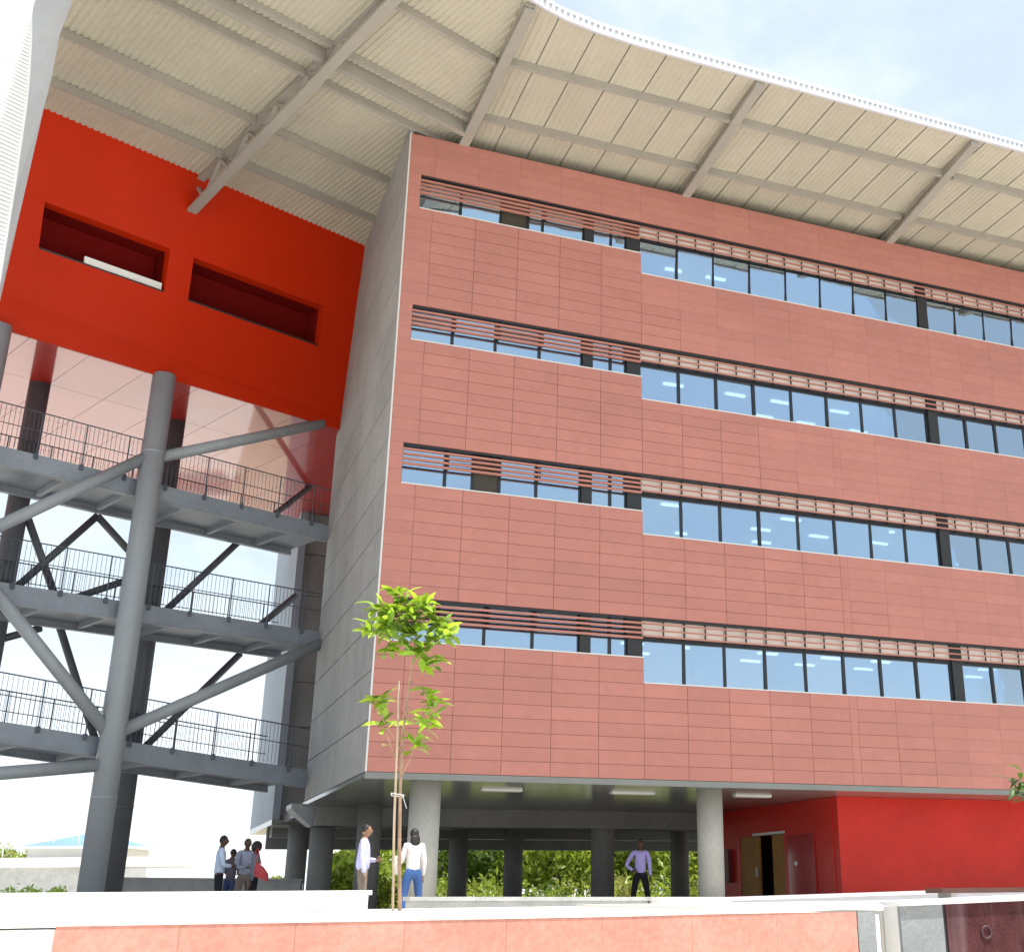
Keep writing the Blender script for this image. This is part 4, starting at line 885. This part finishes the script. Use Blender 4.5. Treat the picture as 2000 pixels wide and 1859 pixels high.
    for n in 'lr':
        a0 = J['ank'+n]+Vector((0, -.04*k, -.02*k)); a1 = J['toe'+n]; a0.z = .04*k; a1.z = .035*k
        vf = skin([a0, a0.lerp(a1, .5), a1+Vector((0, .05*k, 0))], [(0, 1), (1, 2)], [(.045*k, .04*k), (.046*k, .035*k), (.038*k, .026*k)]); b_ = MB(); addmesh(b_, (X(vf[0]), vf[1]))
        build('shoe', b_, mat('shoe', shoe, 0.4), t, smooth=True)
    h = MB()
    if hair == 'short': ball(h, hc+Vector((0, -.14*hr_, .22*hr_)), hr_*1.05, 1.04, 1.12, 1.32, 16, 10, zmin=-.35, warp=lambda p: p if not (p.y > .55*hr_ and p.z < .75*hr_) else Vector((p.x, .5*hr_, p.z)))
    elif hair == 'afro': ball(h, hc+Vector((0, -.25*hr_, .3*hr_)), hr_*1.75, 1.05, .95, 1.0, 18, 12, warp=lambda p: p*(1+.12*mnoise.noise(p*30)))
    elif hair == 'long':
        ball(h, hc+Vector((0, -.18*hr_, .22*hr_)), hr_*1.1, 1.06, 1.12, 1.35, 16, 10, zmin=-.4, warp=lambda p: p if not (p.y > .5*hr_ and p.z < .8*hr_) else Vector((p.x, .45*hr_, p.z)))
        vf = skin([hc+Vector((0, -.6*hr_, .3*hr_)), hc+Vector((0, -.95*hr_, -.8*hr_)), hc+Vector((0, -1.05*hr_, -2.2*hr_)), hc+Vector((.01, -1.0*hr_, -2.9*hr_))], [(0, 1), (1, 2), (2, 3)], [(hr_*1.1, hr_*.7), (hr_*1.45, hr_*.8), (hr_*1.55, hr_*.7), (hr_*1.1, hr_*.5)]); addmesh(h, vf)
    h.v = [tuple(v) for v in X(h.v)]; build('hair', h, M_HAIR, t, smooth=True)
    return t, X, J
C_ = lambda n, c: mat(n, c, 0.8, 0.2, var=0.1, vscale=6, bump=0.15, bscale=18)
dark = C_('dark trousers cloth', (0.015, 0.016, 0.022)); jeans = C_('blue denim', (0.045, 0.10, 0.26)); khaki = C_('taupe cloth', (0.20, 0.165, 0.14)); 
def stand(px, dist): p = fd(px, 1740, dist); return (p.x, p.y, T_Z)
rightw = -_ya-math.pi/2     # facing to the right in the picture
person('man with pale blue shirt and dark trousers, tallest and leftmost of the group', stand(424, 26.2), 1.78, rightw+.35, C_('pale blue shirt', (0.52, 0.62, 0.78)), dark, 0, arms='front')
person('small dark figure standing between the two men of the left group', stand(447, 28.7), 1.58, rightw+1.2, C_('dark mauve top', (0.10, 0.085, 0.11)), C_('navy cloth', (0.03, 0.05, 0.12)), 0, arms='front')
person('man with grey blue shirt and taupe trousers, second from right of the group', stand(474, 26.9), 1.74, rightw-.9, C_('grey blue shirt', (0.33, 0.36, 0.47)), khaki, 0, arms=('down', 'front'))
wb_, Xw, Jw = person('woman with round black hair and dark clothes, carrying a red handbag', stand(494, 26.2), 1.62, -rightw-.6, C_('steel blue top', (0.16, 0.19, 0.24)), dark, 0, hair='afro', arms='down', female=True)
person('man with lilac blue shirt and taupe trousers in profile beside the dark column', stand(705, 21.9), 1.75, rightw+.25, C_('lilac blue shirt', (0.50, 0.52, 0.80)), khaki, 1, arms=('front', 'down'), belly=.03)
wc_, Xc, Jc = person('woman in white top and blue jeans seen from behind beside the pale column', stand(804, 21.9), 1.66, -_ya+.55, C_('white knit top', (0.70, 0.66, 0.66)), jeans, 1, hair='long', arms=('hold', 'down'), female=True, hips=1.1)
person('man with lavender shirt and black trousers standing alone with a hand on his hip', stand(1251, 29.8), 1.76, math.pi-_ya*.8, C_('lavender shirt', (0.48, 0.42, 0.85)), dark, 0, arms=('down', 'hip'), legspread=.14)
# red handbag hung on the woman's shoulder
hbp = fd(509, 1697, 26.05)
hb_ = thing('handbag', 'large red shoulder bag on the woman with round black hair', 'bag', (hbp.x, hbp.y, hbp.z-.2))
Mbag = mat('red bag leather', (0.42, 0.035, 0.045), 0.5, var=0.1, vscale=5)
def bagf(m_):
    a = Vector((.92, -.39, 0)); d_ = Vector((.39, .92, 0)); c = Vector(hbp)
    P = []
    for z, wv, dv, sh_ in ((-.20, .14, .06, .04), (-.05, .14, .07, .02), (.10, .08, .04, -.03)):
        for s1, s2_ in ((-1, -1), (1, -1), (1, 1), (-1, 1)): P.append(c+a*(s1*wv+sh_)+d_*s2_*dv+Vector((0, 0, z+.05*s1*(-1))))
    m_.hexa(P[0:8]); m_.hexa(P[4:12])
one('bag_body', bagf, Mbag, hb_)
one('strap', lambda m_: [m_.path([hbp+Vector((-.10, .04, .1)), hbp+Vector((-.14, .05, .38)), hbp+Vector((-.10, .02, .44)), hbp+Vector((.0, 0, .1))], .014, 6)], Mbag, hb_)
# sheet of paper in the hand of the woman in jeans
hp = Xc([Jc['wrl']+Jc['hdl']*.1])[0]
pp = one('paper_sheets', lambda m_: m_.hexa([hp+Vector(q) for q in ((-.10, -.02, -.28), (.05, .03, -.28), (.05, .036, -.28), (-.10, -.014, -.28), (-.08, -.02, .05), (.07, .03, .05), (.07, .036, .05), (-.08, -.014, .05))]), M_WHITE)
tag(pp, 'white paper sheets held by the woman in blue jeans', 'paper')
